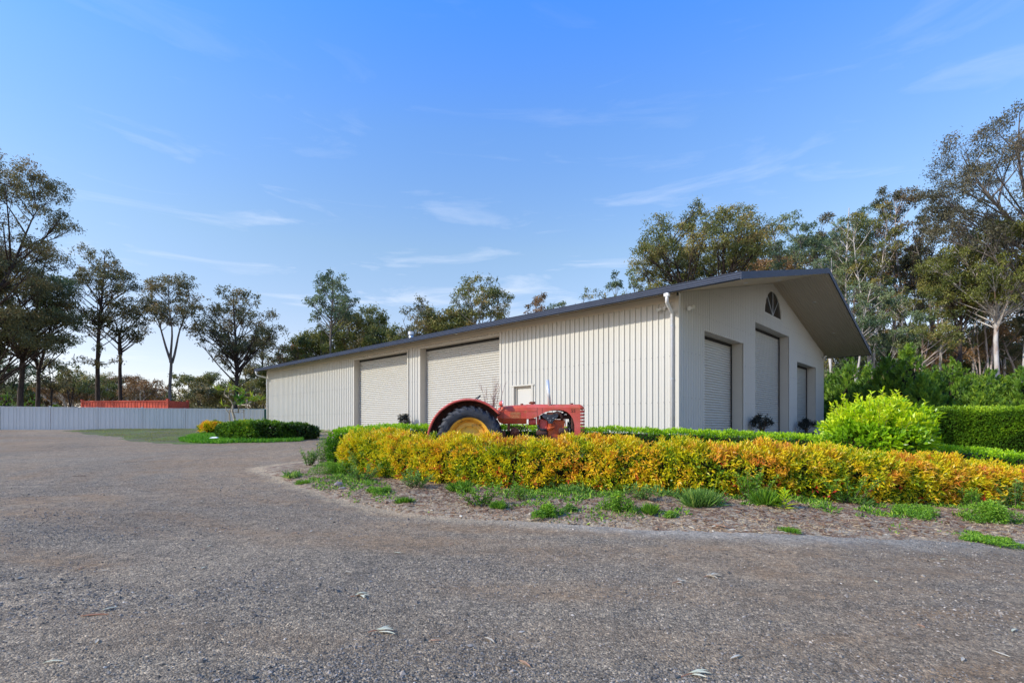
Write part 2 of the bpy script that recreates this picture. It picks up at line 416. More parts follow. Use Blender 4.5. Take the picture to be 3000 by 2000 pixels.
# side wall: pan-and-rib sheets 0.8 m wide
def rib_profile(a, b, pitch=.2, hgt=.036):
    pts = set([a, b]); res = []
    k0 = math.floor(a/pitch)-1
    def off(u):
        p = (u % pitch)/pitch
        if p < .10: return hgt*p/.10
        if p < .20: return hgt
        if p < .30: return hgt*(.30-p)/.10
        if .60 < p < .64: return .004
        return 0.0
    for k in range(k0, int(b/pitch)+2):
        for f in (0, .10, .20, .30, .595, .605, .635, .645): 
            u = (k+f)*pitch
            if a < u < b: pts.add(round(u, 5))
    for o in side_open:
        for u in o[:2]:
            if a < u < b: pts.add(u)
    return [(u, off(u)) for u in sorted(pts)]
n_sheet = 38; w = SL/n_sheet
for i in range(n_sheet):
    a = i*w; b = a + w - .0015
    mb = sheet(rib_profile(max(a, .03), b), lambda u: zr(3.82), side_open, lambda u, o, z: (-.004 - o - (.002 if i % 2 else 0), u, z))
    mb.build('cladding_sheet', M_wall, shed)
# gable wall: fine corrugated sheets 0.76 m wide
def cor_profile(a, b, pitch=.178, amp=.038, n=10):
    res = []; u = a
    st = pitch/n; k = math.floor(a/st)
    pts = {a, b}
    while (k+1)*st < b:
        k += 1
        if k*st > a: pts.add(round(k*st, 5))
    for o in gab_open:
        for q in o[:2]:
            if a < q < b: pts.add(q)
    return [(q, amp*(1+math.cos(2*math.pi*q/pitch))) for q in sorted(pts)]
WC, WR, WS = 9.07, 1.15, 4.74
def arch(u):
    d = abs(u-WC)
    return (zr(WS), zr(WS)+math.sqrt(max(0, WR*WR-d*d))*.94) if d < WR else None
gtop = lambda u: zr(EAVE + SLOPE*min(u, SW-u)) - .015
ng = 24; wg = (SW-.06)/ng
for i in range(ng):
    a = .03+i*wg; b = a+wg-.001
    sheet(cor_profile(a, b), gtop, gab_open, lambda u, o, z: (u, -.004-o-(.002 if i % 2 else 0), z), arch).build('corrugated_sheet', M_wall, shed, smooth=False)
M_screw = mat('screw_heads', (.22,.21,.20), rough=.5)
mb = MB()
for zz in (.75, 2.15, 3.35):
    for k in range(int(SL/.2)):
        u = k*.2+.03; z = zr(zz)
        if any(a-.1 < u < b+.1 and zz < t_+.1 for a, b, t_ in side_open): continue
        mb.box(-.050, u-.009, z-.009, -.0405, u+.009, z+.009)
tag(mb.build('screws', M_screw, shed), kind='stuff')
mb = MB()
for zz in (.9, 2.3, 3.6, 4.5):
    for k in range(1, int(SW/.28)):
        u = k*.28; z = zr(zz)
        if zz > EAVE+SLOPE*min(u, SW-u)-.1 or any(a-.1 < u < b+.1 and zz < t_+.1 for a, b, t_ in gab_open): continue
        mb.box(u-.009, -.082, z-.009, u+.009, -.0725, z+.009)
tag(mb.build('screws', M_screw, shed), kind='stuff')
# blank back walls and floor slab
mb = MB(); mb.box(SW-.02, .03, ZB, SW+.02, SL, zr(EAVE)-.02); mb.build('back_wall', M_wall, shed); mb = MB(); mb.box(.03, SL-.02, ZB, SW-.02, SL+.02, zr(EAVE)-.02)
mb.add([(0, SL, zr(EAVE)-.03), (SW, SL, zr(EAVE)-.03), (SW/2, SL, zr(EAVE+SLOPE*SW/2)-.03)], [(0, 1, 2)])
mb.build('back_wall', M_wall, shed)
MB().box(-.03, .02, zr(3.80), .06, SL, zr(4.03)).build('wall_top_trim', M_jamb, shed)
# corner trims
mb = MB(); mb.box(-.05, -.055, ZB, -.04, .07, zr(3.95)); mb.box(-.05, -.065, ZB, .07, -.055, zr(4.03)); mb.each('corner_trim', M_trim, shed)
mb = MB(); mb.box(SW-.07, -.065, ZB, SW+.05, -.055, zr(4.03)); mb.build('corner_trim', M_trim, shed)
mb = MB(); mb.box(-.05, SL-.08, ZB, -.035, SL+.03, zr(3.95)); mb.build('corner_trim', M_trim, shed)

def roller_door(u0, u1, top, d, side, pitch):
    """curtain of rounded slats, jambs, head and face trims round one opening"""
    P = (lambda u, o, z: (-o, u, z)) if side else (lambda u, o, z: (u, -o, z))   # o = outwards
    def bx(mb, ua, ub, oa, ob, za, zb_):
        p = P(ua, oa, za); q = P(ub, ob, zb_); mb.box(min(p[0], q[0]), min(p[1], q[1]), za, max(p[0], q[0]), max(p[1], q[1]), zb_)
    zt = zr(top); mb = MB(); z = ZB; cols_ = []
    prof = []
    while z < zt+.1:
        for f, o in ((0, -.032), (.12, -.032), (.20, -.006), (.35, .004), (.58, .009), (.80, .004), (.93, -.010)):
            prof.append((z+f*pitch, o))
        z += pitch
    prof = [p for p in prof if p[0] < zt-.02]
    V = []; F = []
    for (zz, o) in prof: V += [P(u0+.03, -d+o, zz), P(u1-.03, -d+o, zz)]
    for k in range(len(prof)-1): F.append((2*k, 2*k+1, 2*k+3, 2*k+2))
    mb.add(V, F); cur = mb.build('roller_door', M_curt, shed)
    mb = MB(); bx(mb, u0+.015, u0+.055, -d+.02, -d+.05, ZB, zt-.005); bx(mb, u1-.055, u1-.015, -d+.02, -d+.05, ZB, zt-.005); mb.each('guide_rail', M_dark if not side else M_jamb, cur)
    for ua in (u0-.012, u1+.002):
        mb = MB(); bx(mb, ua, ua+.010, -d-.1, .028, ZB, zt-.002); mb.build('door_jamb', M_jamb, shed)
    mb = MB(); bx(mb, u0-.012, u1+.012, -d-.1, .028, zt+.001, zt+.012); mb.build('door_head', M_jamb, shed)
    mb = MB(); bx(mb, u0+.01, u1-.01, -d-.09, -d+.035, zt-.10, zt-.004); mb.build('door_hood', M_dark, shed)
    mb = MB()
    bx(mb, u0-.09, u0-.013, .028, .040, ZB, zt+.012); bx(mb, u1+.013, u1+.09, .028, .040, ZB, zt+.012); mb.each('door_face_trim', M_trim, shed)
    mb = MB(); bx(mb, u0-.13, u1+.13, .030, .046, zt+.0125, zt+.055); mb.build('door_head_trim', M_trim, shed)
for a, b, t in side_open[1:]: roller_door(a, b, t, .30, True, .100)
for a, b, t in gab_open: roller_door(a, b, t, .38, False, .092)
# personnel door
a, b, t = side_open[0]; zt = zr(t)
mb = MB(); mb.box(.10, a+.06, ZB, .14, b-.06, zt-.06); pd = mb.build('side_door', mat('door_paint', (.55,.53,.47), (.57,.55,.49), scale=2, rough=.4), shed)
mb = MB(); mb.tube([(.10, a+.14, zr(.2)), (.04, a+.14, zr(.2)), (.04, a+.25, zr(.2))], .012, 6); mb.build('handle', M_zinc, pd)
mb = MB(); mb.box(-.028, a-.012, ZB, .2, a-.002, zt); mb.box(-.028, b+.002, ZB, .2, b+.012, zt); mb.box(-.028, a-.012, zt+.001, .2, b+.012, zt+.012)
mb.box(.05, a, ZB, .18, a+.055, zt); mb.box(.05, b-.055, ZB, .18, b, zt); mb.box(.05, a+.055, zt-.055, .18, b-.055, zt); mb.each('door_frame', M_jamb, shed)
mb = MB(); mb.box(-.040, a-.09, ZB, -.029, a-.013, zt); mb.box(-.040, b+.013, ZB, -.029, b+.12, zt); mb.box(-.050, a-.14, zt+.0125, -.030, b+.17, zt+.06); mb.each('door_face_trim', M_trim, shed)
# arched window
n = 28; zs = zr(WS)
arc = [(WC+WR*math.cos(math.pi*k/n), zs+WR*.94*math.sin(math.pi*k/n)) for k in range(n+1)]
mb = MB(); mb.add([(x, -.012, z) for x, z in arc], [tuple(range(n+1))]); win = mb.build('arched_window', M_glassd, shed)
mb = MB(); mb.tube([(x, -.035, z) for x, z in arc], .030, 6); mb.box(WC-WR-.06, -.07, zs-.035, WC+WR+.06, -.005, zs+.02); mb.build('window_frame', M_trim, win)
M_bar = mat('window_bar', (.52,.55,.58), rough=.4)
for dg in (48, 90, 132):
    mb = MB(); mb.tube([(WC, -.034, zs+.03), (WC+WR*math.cos(R(dg)), -.034, zs+WR*.94*math.sin(R(dg)))], .017, 6); mb.build('glazing_bar', M_bar, win)
# roof and its undersides
A, B, FAR = .737, 2.13, .2
def roofz(s, up=0): return zr(EAVE + SLOPE*min(s, SW-s)) + up
mb = MB()
for (s0, s1) in ((-A, SW/2), (SW+A, SW/2)):
    pr = []
    k = 0; t = -B
    while t <= SL+FAR:
        for f, o in ((0, 0), (.03, .025), (.06, .025), (.09, 0)):
            if t+f <= SL+FAR: pr.append((t+f, o))
        t += .2
    V = []; F = []
    for (t, o) in pr: V += [(s0, t, roofz(s0, .14+o)), (s1, t, roofz(s1, .14+o))]
    for q in range(len(pr)-1): F.append((2*q, 2*q+1, 2*q+3, 2*q+2))
    mb.add(V, F)
mb.build('roof', M_roof, shed)
MB().tube([(SW/2, -B, roofz(SW/2, .165)), (SW/2, SL+FAR, roofz(SW/2, .165))], .05, 6).build('ridge_cap', M_gut, shed)
def soffit(s0, s1, t0, t1, pitch=.1):
    mb = MB(); pr = []; t = t0
    while t < t1:
        for f, o in ((0, 0), (.2, .010), (.5, .010), (.7, 0)):
            if t+f*pitch < t1: pr.append((t+f*pitch, o))
        t += pitch
    pr.append((t1, 0)); V = []; F = []
    for (t, o) in pr: V += [(s0, t, roofz(s0, -o)), (s1, t, roofz(s1, -o))]
    for q in range(len(pr)-1): F.append((2*q, 2*q+1, 2*q+3, 2*q+2))
    mb.add(V, F); return mb
soffit(-A, SW/2, -B+.01, -.03).build('gable_soffit', M_soff, shed)
soffit(SW/2, SW+A, -B+.01, -.03).build('gable_soffit', M_soff, shed)
MB().box(SW/2-.05, -B+.012, roofz(SW/2)-.035, SW/2+.05, -.04, roofz(SW/2)-.012).build('soffit_ridge_strip', M_soff, shed)
mb = MB(); mb.add([(-A, -.03, roofz(-A)), (.0, -.03, roofz(0)-.02), (.0, SL+FAR, roofz(0)-.02), (-A, SL+FAR, roofz(-A))], [(0, 1, 2, 3)]); mb.build('eave_soffit', M_soff, shed)
mb = MB(); mb.add([(SW+A, -.03, roofz(SW+A)), (SW, -.03, roofz(SW)-.02), (SW, SL+FAR, roofz(SW)-.02), (SW+A, SL+FAR, roofz(SW+A))], [(0, 1, 2, 3)]); mb.build('eave_soffit', M_soff, shed)
# barge boards
for (s0, s1) in ((-A-.12, SW/2), (SW+A+.02, SW/2)):
    mb = MB(); z0 = roofz(s0); z1 = roofz(s1)
    V = [(s0, -B-.03, z0-.015), (s1, -B-.03, z1-.015), (s1, -B+.0, z1-.015), (s0, -B+.0, z0-.015)]
    V += [(x, y, z+.20) for x, y, z in V]
    mb.add(V, [(0, 3, 2, 1), (4, 5, 6, 7), (0, 1, 5, 4), (1, 2, 6, 5), (2, 3, 7, 6), (3, 0, 4, 7)])
    mb.build('barge_board', M_gut, shed)
# gutters: three-ridged face profile
def gutter(s_in, sgn, t0, t1):
    zg = roofz(-A)
    prof = [(0, .02), (0, -.025), (.10, -.025), (.115, -.012), (.115, .015), (.125, .025), (.125, .045), (.115, .055), (.115, .075), (.128, .085), (.128, .105), (.115, .115), (.115, .14), (.132, .15), (.132, .165), (.118, .17)]
    mb = MB(); V = []
    for (o, z) in prof: V += [(s_in+sgn*o, t0, zg+z), (s_in+sgn*o, t1, zg+z)]
    mb.add(V, [(2*k, 2*k+1, 2*k+3, 2*k+2) for k in range(len(prof)-1)])
    for t in (t0, t1): mb.add([(s_in+sgn*o, t, zg+z) for o, z in prof], [tuple(range(len(prof)))])
    return mb.build('gutter', M_gut, shed)
gutter(-A, -1, -B-.02, SL+FAR); gutter(SW+A, 1, -B-.02, SL+FAR)
# downpipes
def downpipe(t, t2):
    zg = roofz(-A)
    mb = MB(); mb.tube([(-A-.06, t, zg-.02), (-A-.06, t, zg-.20), (-A-.02, t+(t2-t)*.1, zg-.28), (-.16, t2, zg-.42), (-.10, t2, zg-.50), (-.10, t2, ZB)], .047, 12)
    dp = mb.build('downpipe', M_pipe, shed, smooth=True)
    mb = MB(); mb.box(-A-.12, t-.07, zg-.12, -A+.0, t+.07, zg-.035); mb.build('outlet', M_pipe, dp)
    for z in (zr(3.05), zr(1.45)):
        mb = MB(); mb.lathe([(.056, z-.02), (.056, z+.02)], 12, c=(-.10, t2, 0)); mb.build('clip', M_zinc, dp)
downpipe(-.05, .13); downpipe(SL-.05, SL-.12)
# twin spotlights under the eaves and at the far gable corner
def twin_spot(o, n_):
    o = Vector(o); n_ = Vector(n_); side_ = Vector((-n_.y, n_.x, 0))
    mb = MB(); mb.tube([o, o+n_*.06], .05, 10); b = mb.build('twin_spotlight', M_lampw, shed, smooth=False)
    for k in (-1, 1):
        p = o + n_*.10 + side_*k*.05; d = (n_*.5+side_*k*.75+Vector((0, 0, .35 if k > 0 else -.3))).normalized()
        mb = MB(); mb.tube([p, p+d*.07, p+d*.15], [.035, .042, .068], 12); mb.build('lamp_head', M_lampw, b, smooth=False)
        mb = MB(); mb.tube([p+d*.151, p+d*.158], .06, 12); mb.build('lens', M_lens, b)
twin_spot((-.02, .42, zr(3.62)), (-1, 0, 0)); twin_spot((.55, -.02, zr(3.66)), (0, -1, 0)); twin_spot((SW-.25, -.02, zr(3.85)), (0, -1, 0))
# downlights
def downlight(s, t, up=0.0):
    z = roofz(s)-up
    mb = MB(); mb.lathe([(.0, -.022), (.05, -.022), (.075, -.018), (.08, .0)], 16, c=(s, t, z)); mb.build('downlight', M_lens, shed)
downlight(SW/2+2.4, -1.1); downlight(SW/2+6.2, -1.1); downlight(SW/2-2.8, -1.1); downlight(SW/2-6.4, -1.1)
for t in (4.3, 9.8, 16, 22, 27): downlight(-.37, t)
# roof vents
for (s, t) in ((2.2, 16.6),):
    z = roofz(s, .14)
    mb = MB(); mb.tube([(s, t, z-.05), (s, t, z+.42)], .13, 14); v_ = mb.build('roof_vent', M_zinc, shed, smooth=True)
    mb = MB(); mb.tube([(s, t, z+.38), (s, t, z+.55)], .17, 14); mb.build('vent_cap', M_zinc, v_)
for (s, t) in ((.6, 14.6), (.6, 26.5)):
    z = roofz(s, .14); mb = MB(); mb.tube([(s, t, z-.05), (s, t, z+.12)], .07, 10); mb.build('roof_pipe', M_zinc, shed)
def shed_pt(s, t):                                       # shed coordinates -> world ground x, y
    c, s_ = math.cos(ANG), math.sin(ANG)
    return 5+s*c-t*s_, 15.47+s*s_+t*c

# ================================================================== FENCE, CONTAINER
M_fence = mat('fence_steel', (.62,.61,.555), (.65,.64,.585), scale=1.2, rough=.45)
FA = Vector((at(0, 31), 31, 0)); FBp = Vector((at(772, 36.4), 36.4, 0)); fd = (FBp-FA).normalized()
fang = math.atan2(fd.y, fd.x); PW = 2.40
nP = 9; start = FBp - fd*PW*nP
fz = 1.08
fence = empty('steel_fence', (start.x, start.y, fz), fang, 'low pale grey-blue ribbed steel panel fence running left from the shed corner', 'fence')
FH = 2.64-fz
def infill_mesh(w_):
    mb = MB(); pts = []; pitch = w_/3.2
    u = 0
    k = 0
    while u < w_-1e-6:
        for f, o in ((0, 0), (.08, -.022), (.50, -.022), (.58, 0)):
            q = u+f*pitch
            if q < w_: pts.append((q, o))
        u += pitch
    pts.append((w_, 0))
    V = []
    for (q, o) in pts: V += [(q, o, .06), (q, o, FH-.03)]
    mb.add(V, [(2*k, 2*k+2, 2*k+3, 2*k+1) for k in range(len(pts)-1)])
    me = bpy.data.meshes.new('infill_sheet'); me.from_pydata(mb.v, [], mb.f); me.materials.append(M_fence); return me
inf = infill_mesh((PW-.08)/3)
for i in range(nP+1):
    MB().box(i*PW-.035, -.04, -.25, i*PW+.035, .04, FH+.02+(.05 if i in (nP-5, nP-3) else 0)).build('fence_post', M_fence, fence)
for i in range(nP):
    x0 = i*PW+.036
    MB().box(x0, -.028, FH-.045, x0+PW-.072, .028, FH+.005).build('top_rail', M_fence, fence)
    MB().box(x0, -.028, .0, x0+PW-.072, .028, .075).build('bottom_rail', M_fence, fence)
    for k in range(3): link('infill_sheet', inf, fence, (x0+.004+k*(PW-.08)/3, .006, 0))
# green mesh fence behind
M_green = mat('green_shade', (.012,.07,.045), (.02,.10,.06), scale=4, rough=.8)
gf0 = (at(495, 45), 45); gf1 = (at(790, 47), 47)
gf = empty('green_fence', (gf0[0], gf0[1], 1.2), math.atan2(gf1[1]-gf0[1], gf1[0]-gf0[0]), 'dark green mesh fence showing as a thin band above the pale fence', 'fence')
ln = math.hypot(gf1[0]-gf0[0], gf1[1]-gf0[1])
MB().box(0, 0, 0, ln, .03, 1.78).build('mesh_panel', M_green, gf); mb = MB(); mb.tube([(0, -.02, 1.81), (ln, -.02, 1.81)], .03, 6); mb.build('top_rail', mat('rail_pale', (.25,.4,.34), rough=.5), gf)
for k in range(6): MB().box(k*ln/5-.03, -.06, 0, k*ln/5+.03, -.025, 1.82).build('fence_post', M_green, gf)

M_cont = mat('red_container_paint', (.66,.085,.035), (.56,.065,.03), scale=2.5, rough=.5, c3=(.16,.035,.02), s3=7, stretch=(3, 3, .6))
ca = Vector((at(236, 45), 45)); cb = Vector((at(492, 44), 44)); cd = (cb-ca); CL = cd.length
ct = empty('shipping_container', (ca.x, ca.y, 1.15), math.atan2(cd.y, cd.x), 'rust-streaked red shipping container behind the pale fence', 'container')
mb = MB(); CH = 2.53
pts = []; nb = 28; pw = (CL-.3)/nb
for k in range(nb):
    for f, o in ((0, 0), (.25, 0), (.4, .022), (.85, .022)): pts.append((.15+(k+f)*pw, o))
pts.append((CL-.15, 0)); V = []
for (u, o) in pts: V += [(u, .04+o, .14), (u, .04+o, CH-.10)]
mb.add(V, [(2*k, 2*k+2, 2*k+3, 2*k+1) for k in range(len(pts)-1)]); mb.build('side_wall', M_cont, ct)
for k in range(1, 8): MB().box(k*CL/8-.03, 0.030, .14, k*CL/8+.03, .045, CH-.10).build('wall_stiffener', M_cont, ct)
mb = MB(); mb.box(.15, 0, CH-.10, CL-.15, .12, CH+.0); mb.box(.15, 0, 0, CL-.15, .12, .14); mb.each('side_rail', M_cont, ct)
MB().box(.05, .1, CH-.06, CL-.05, 2.4, CH-.02).build('roof', M_cont, ct)
MB().box(0.02, .12, .1, .07, 2.35, CH-.06).build('end_wall', M_cont, ct); MB().box(CL-.07, .12, .1, CL-.02, 2.35, CH-.06).build('end_door', M_cont, ct)
MB().box(0.1, 2.32, .1, CL-.1, 2.38, CH-.06).build('side_wall', M_cont, ct)
for x in (0, CL-.16):
    for y in (0, 2.28):
        MB().box(x, y, 0, x+.16, y+.16, CH+.01).build('corner_post', M_cont, ct)
        MB().box(x-.015, y-.015, CH+.011, x+.175, y+.175, CH+.12).build('corner_casting', M_cont, ct)

# ================================================================== TRACTOR
ZG = 0.36                                                # frame origin height
TY = 12.75                                               # centre plane
tr = empty('farm_tractor', (0, TY, ZG), 0, 'faded red vintage farm tractor with yellow rear wheel parked behind the orange hedge', 'tractor')
# hood-side measurements are in millimetre-like units read off the near side (y = -0.3)
def tx(zx): return zx*.0010228-.4977
def tz(zy): return EYE+.9125-zy*.0010228-ZG
M_red = mat('faded_red_paint', (.68,.085,.05), (.72,.15,.11), scale=3.2, rough=.5, bump=.15, bscale=60, lo=.3, hi=.65, c3=(.52,.13,.055), s3=3.6)
M_redO = mat('orange_red_paint', (.74,.13,.05), (.64,.08,.055), scale=4, rough=.5, bump=.15, bscale=60, c3=(.55,.17,.07), s3=6)
M_redP = mat('fender_paint', (.60,.075,.055), (.68,.15,.12), scale=3, rough=.5, c3=(.33,.06,.045), s3=9, bump=.15)
M_rust = mat('rusty_iron', (.16,.045,.025), (.26,.085,.04), scale=9, rough=.8, bump=.6, bscale=50, c3=(.08,.03,.02), s3=20)
M_block = mat('orange_engine_paint', (.62,.12,.02), (.48,.07,.02), scale=5, rough=.55, bump=.3, c3=(.30,.06,.03), s3=8)
M_dkrust = mat('dark_rust', (.06,.028,.022), (.11,.045,.03), scale=12, rough=.8, bump=.6)
M_blackm = mat('black_iron', (.025,.027,.032), (.06,.065,.08), scale=8, rough=.4, bump=.4, spec=.5)
M_rubber = mat('rubber_hose', (.02,.02,.022), (.04,.04,.045), scale=20, rough=.5)
M_tyre = mat('weathered_tyre', (.022,.024,.030), (.050,.055,.066), scale=6, rough=.62, bump=.3, bscale=70, c3=(.075,.08,.092), s3=3)
M_yel = mat('yellow_wheel_paint', (.84,.42,.04), (.88,.50,.07), scale=3, rough=.42, c3=(.42,.22,.045), s3=8)
M_chrome = mat('chrome', (.70,.69,.67), rough=.28, metal=.35)
M_decal = mat('worn_decal', (.50,.10,.035), (.55,.16,.06), scale=30, rough=.6)
M_ltr = mat('faded_lettering', (.72,.45,.18), (.62,.30,.12), scale=40, rough=.6)

# ---- rear wheels
WX, WZ = -1.015, 1.12-ZG
def lugs(parent, side, mesh):
    for k in range(24):
        for sgn in (-1, 1):
            if sgn > 0 and side > 0: pass
            o = link('tread_lug', mesh[sgn], parent); o.rotation_euler = (0, 2*math.pi*(k+(.5 if sgn > 0 else 0))/24, 0)
def lug_mesh(sgn):
    mb = MB(); rows = []
    # (across y, radius, sweep angle, half thickness)
    for (y, r, a, h) in ((0.0, .782, .02, .018), (sgn*.09, .780, .07, .021), (sgn*.150, .762, .12, .024), (sgn*.178, .715, .17, .026), (sgn*.182, .665, .20, .026)):
        rows.append((y, r, a, h))
    V = []
    for (y, r, a, h) in rows:
        for da in (-h/r, h/r):
            inn = r-.045 if abs(y) < .17 else r-.01
            yin = y*.80
            V.append((r*math.sin(a+da), y, r*math.cos(a+da))); V.append((inn*math.sin(a+da), yin, inn*math.cos(a+da)))
    F = []
    for i in range(len(rows)-1):
        b = i*4; c = b+4
        F += [(b, b+2, c+2, c), (b, c, c+1, b+1), (b+2, b+3, c+3, c+2)]
    F += [(0, 1, 3, 2), (len(V)-4, len(V)-2, len(V)-1, len(V)-3)]
    mb.add(V, F); me = bpy.data.meshes.new('tread_lug'); me.from_pydata(mb.v, [], mb.f); me.materials.append(M_tyre); return me
LUG = {-1: lug_mesh(-1), 1: lug_mesh(1)}
def rear_wheel(yc, s):
    """s=-1: dish faces the near side"""
    mb = MB()
    pr = [(.455, .10), (.50, .135), (.505, .125), (.49, .115), (.455, .10), (.445, .045), (.425, .035), (.418, -.01), (.395, -.02), (.385, .0), (.30, .004), (.285, -.015), (.275, -.02), (.12, .0), (.10, .012), (.075, .018), (.07, .04), (.05, .046), (.045, .03), (.02, .034), (.0, .034)]
    mb.lathe([(r, s*h) for r, h in pr], 64, 'y'); mb.lathe([(.50, s*.135), (.50, -s*.135), (.455, -s*.1), (.42, -s*.02)], 64, 'y')
    rim = mb.build('rear_wheel', M_yel, tr, (WX, yc, WZ), smooth=True)
    m = rim.modifiers.new('split', 'EDGE_SPLIT'); m.split_angle = R(38)
    mb = MB(); pr = [(.497, .125), (.52, .150), (.56, .168), (.62, .178), (.665, .176), (.70, .163), (.735, .125), (.748, .06), (.752, 0)]
    pr = pr + [(r, -h) for r, h in reversed(pr[:-1])]
    mb.lathe(pr, 72, 'y'); ty = mb.build('tyre', M_tyre, rim, smooth=True)
    mb = MB(); mb.lathe([(.560, s*.169), (.566, s*.174), (.572, s*.1715)], 72, 'y'); mb.build('sidewall_ring', M_tyre, rim, smooth=True)
    lugs(rim, s, LUG)
    for k in range(8):
        a = R(20+45*k); mb = MB(); c = Vector((.342*math.cos(a), s*.004, .342*math.sin(a)))
        mb.tube([c, c+Vector((0, s*.022, 0))], .022, 6); mb.tube([c+Vector((0, s*.022, 0)), c+Vector((0, s*.04, 0))], .010, 6); mb.build('wheel_bolt', M_yel, rim)
    a = R(118); c = Vector((.13*math.cos(a), s*.006, .13*math.sin(a))); mb = MB(); mb.tube([c, c+Vector((0, s*.012, 0))], .013, 10); mb.build('grease_hole', M_dark, rim)
    return rim
w1 = rear_wheel(-.575, -1); w2 = rear_wheel(.575, 1)
# ---- fenders
def fender(s):
    cx, cz, Rf = WX-.005, WZ-.03, .975
    mb = MB(); V = []; n = 40; a0, a1 = R(182), R(40)
    prof = [(Rf-.055, -.745), (Rf-.010, -.755), (Rf, -.735), (Rf+.004, -.40), (Rf-.006, -.385)]
    for i in range(n+1):
        a = a0+(a1-a0)*i/n
        for (r, y) in prof:
            rr = r
            V.append((cx+rr*math.cos(a), -s*y if s > 0 else y, cz+rr*math.sin(a)))
    m_ = len(prof); F = [(i*m_+k, i*m_+k+1, (i+1)*m_+k+1, (i+1)*m_+k) for i in range(n) for k in range(m_-1)]
    mb.add(V, F); f_ = mb.build('rear_fender', M_redP, tr, smooth=True, solid=.006)
    mb = MB(); V = []; ys = .385*(1 if s > 0 else -1)
    for i in range(n+1):
        a = a0+(a1-a0)*i/n; V += [(cx+(Rf-.004)*math.cos(a), ys, cz+(Rf-.004)*math.sin(a)), (cx+.45*math.cos(a), ys, cz+.45*math.sin(a))]
    mb.add(V, [(2*i, 2*i+1, 2*i+3, 2*i+2) for i in range(n)]); mb.build('fender_side_plate', M_dkrust, f_, solid=.006)
fender(-1); fender(1)
# ---- fuel tank (rear half of the hood)
def loft(secs, name, m, parent=tr, smooth=True, solid=0.0, close_ends=False, split=30):
    """secs: list of (x, [(y,z)...]) mirrored in y"""
    mb = MB(); V = []; k = None
    for x, pts in secs:
        full = [(x, y, z) for y, z in reversed(pts)] + [(x, -y, z) for y, z in pts[1:]]
        k = len(full); V += full
    F = [(i*k+j, i*k+j+1, (i+1)*k+j+1, (i+1)*k+j) for i in range(len(secs)-1) for j in range(k-1)]
    if close_ends: F += [tuple(range(k)), tuple(range((len(secs)-1)*k, len(secs)*k))]
    mb.add(V, F); o = mb.build(name, m, parent, smooth=smooth, solid=solid)
    md = o.modifiers.new('split', 'EDGE_SPLIT'); md.split_angle = R(split)
    return o
def tank_sec(zx, top, shrink=1.0, b1=700, b2=815):
    mid = 560
    q = lambda zy: tz(mid+(zy-mid)*shrink)
    return (tx(zx), [(0, q(top-8)), (.16*shrink, q(top)), (.25*shrink, q(top+30)), (.288*shrink, q(top+75)), (.296*shrink, q(515)), (.300*shrink, q(520)), (.300*shrink, q(b1-6)), (.292*shrink, q(b1+4)), (.20*shrink, q(b2)), (0, q(b2+6))])
loft([tank_sec(128, 420, .30), tank_sec(140, 415, .62), tank_sec(175, 408, .84), tank_sec(230, 402, .95), tank_sec(275, 396), tank_sec(520, 375), tank_sec(800, 360), tank_sec(838, 360)], 'fuel_tank', M_redO, close_ends=True)
lo_ = MB(); lo_.box(tx(210), -.306, tz(521), tx(800), -.294, tz(509)); lo_.build('tank_moulding', M_redO, tr)
MB().box(tx(272), -.306, tz(700), tx(280), -.2985, tz(430)).build('tank_strap', M_rust, tr)
MB().box(tx(441), -.3035, tz(688), tx(690), -.3008, tz(540)).build('worn_decal', M_decal, tr)
# ---- hood with cut-away sides
bot = [(830,700),(900,702),(960,698),(1040,670),(1100,640),(1200,586),(1300,532),(1400,502),(1500,488),(1600,487),(1700,500),(1800,540),(1870,606),(1920,680),(1950,760),(1968,850),(1970,1000),(1971,1112),(2030,1112),(2078,1112)]
secs = []
for zx, b_ in bot:
    secs.append((tx(zx), [(0, tz(350)), (.17, tz(356)), (.24, tz(372)), (.275, tz(402)), (.292, tz(430)), (.298, tz(436)), (.298, tz(b_))]))
loft(secs, 'hood', M_red, solid=.008)
MB().box(tx(840), -.309, tz(524), tx(1060), -.299, tz(508)).build('hood_moulding', M_redO, tr)
for zx, z0, z1 in ((1085, 440, 640), (1205, 436, 575)): MB().box(tx(zx)-.003, -.3045, tz(z1), tx(zx)+.003, -.3015, tz(z0)).build('hood_seam', M_rust, tr)
MB().box(tx(842), -.3055, tz(696), tx(1040), -.3025, tz(660)).build('hood_seam', M_redP, tr) if False else None
# ---- nose: cap, side posts, slats
M_nose = M_red
def nose_path(x0, xf, yw):                               # plan outline from near side round the front to far side
    pts = [(x0, -yw)]
    for k in range(9):
        a = R(-90+180*k/8)
        pts.append((xf-.10+.10*math.cos(a)*(1 if True else 1), (yw-.10)*(-1 if k < 4 else 1)*(1 if k != 4 else 0) + .10*math.sin(a) if k != 4 else 0))
    pts.append((x0, yw)); return pts
def nose_band(name, x0, xf, yw, z0, z1, m, thick=.012, slope=0.0):
    P_ = nose_path(x0, xf, yw); mb = MB(); V = []
    for (x, y) in P_:
        V += [(x, y, z0), (x+slope*(1 if x > x0+.02 else 0), y, z1)]
    mb.add(V, [(2*i, 2*i+2, 2*i+3, 2*i+1) for i in range(len(P_)-1)]); return mb.build(name, m, tr, solid=thick)
XF = tx(2226)
secs = []
for zx, top, yw in ((2070, 350, 1.0), (2120, 356, .99), (2160, 375, .96), (2190, 398, .90), (2212, 425, .80), (2226, 460, .66)):
    secs.append((tx(zx), [(0, tz(top)), (.17*yw, tz(top+4)), (.24*yw, tz(top+16)), (.275*yw, tz(max(top+40, 400))), (.298*yw, tz(max(top+50, 432))), (.298*yw, tz(466))]))
loft(secs, 'nose_cap', M_redO, solid=.008)
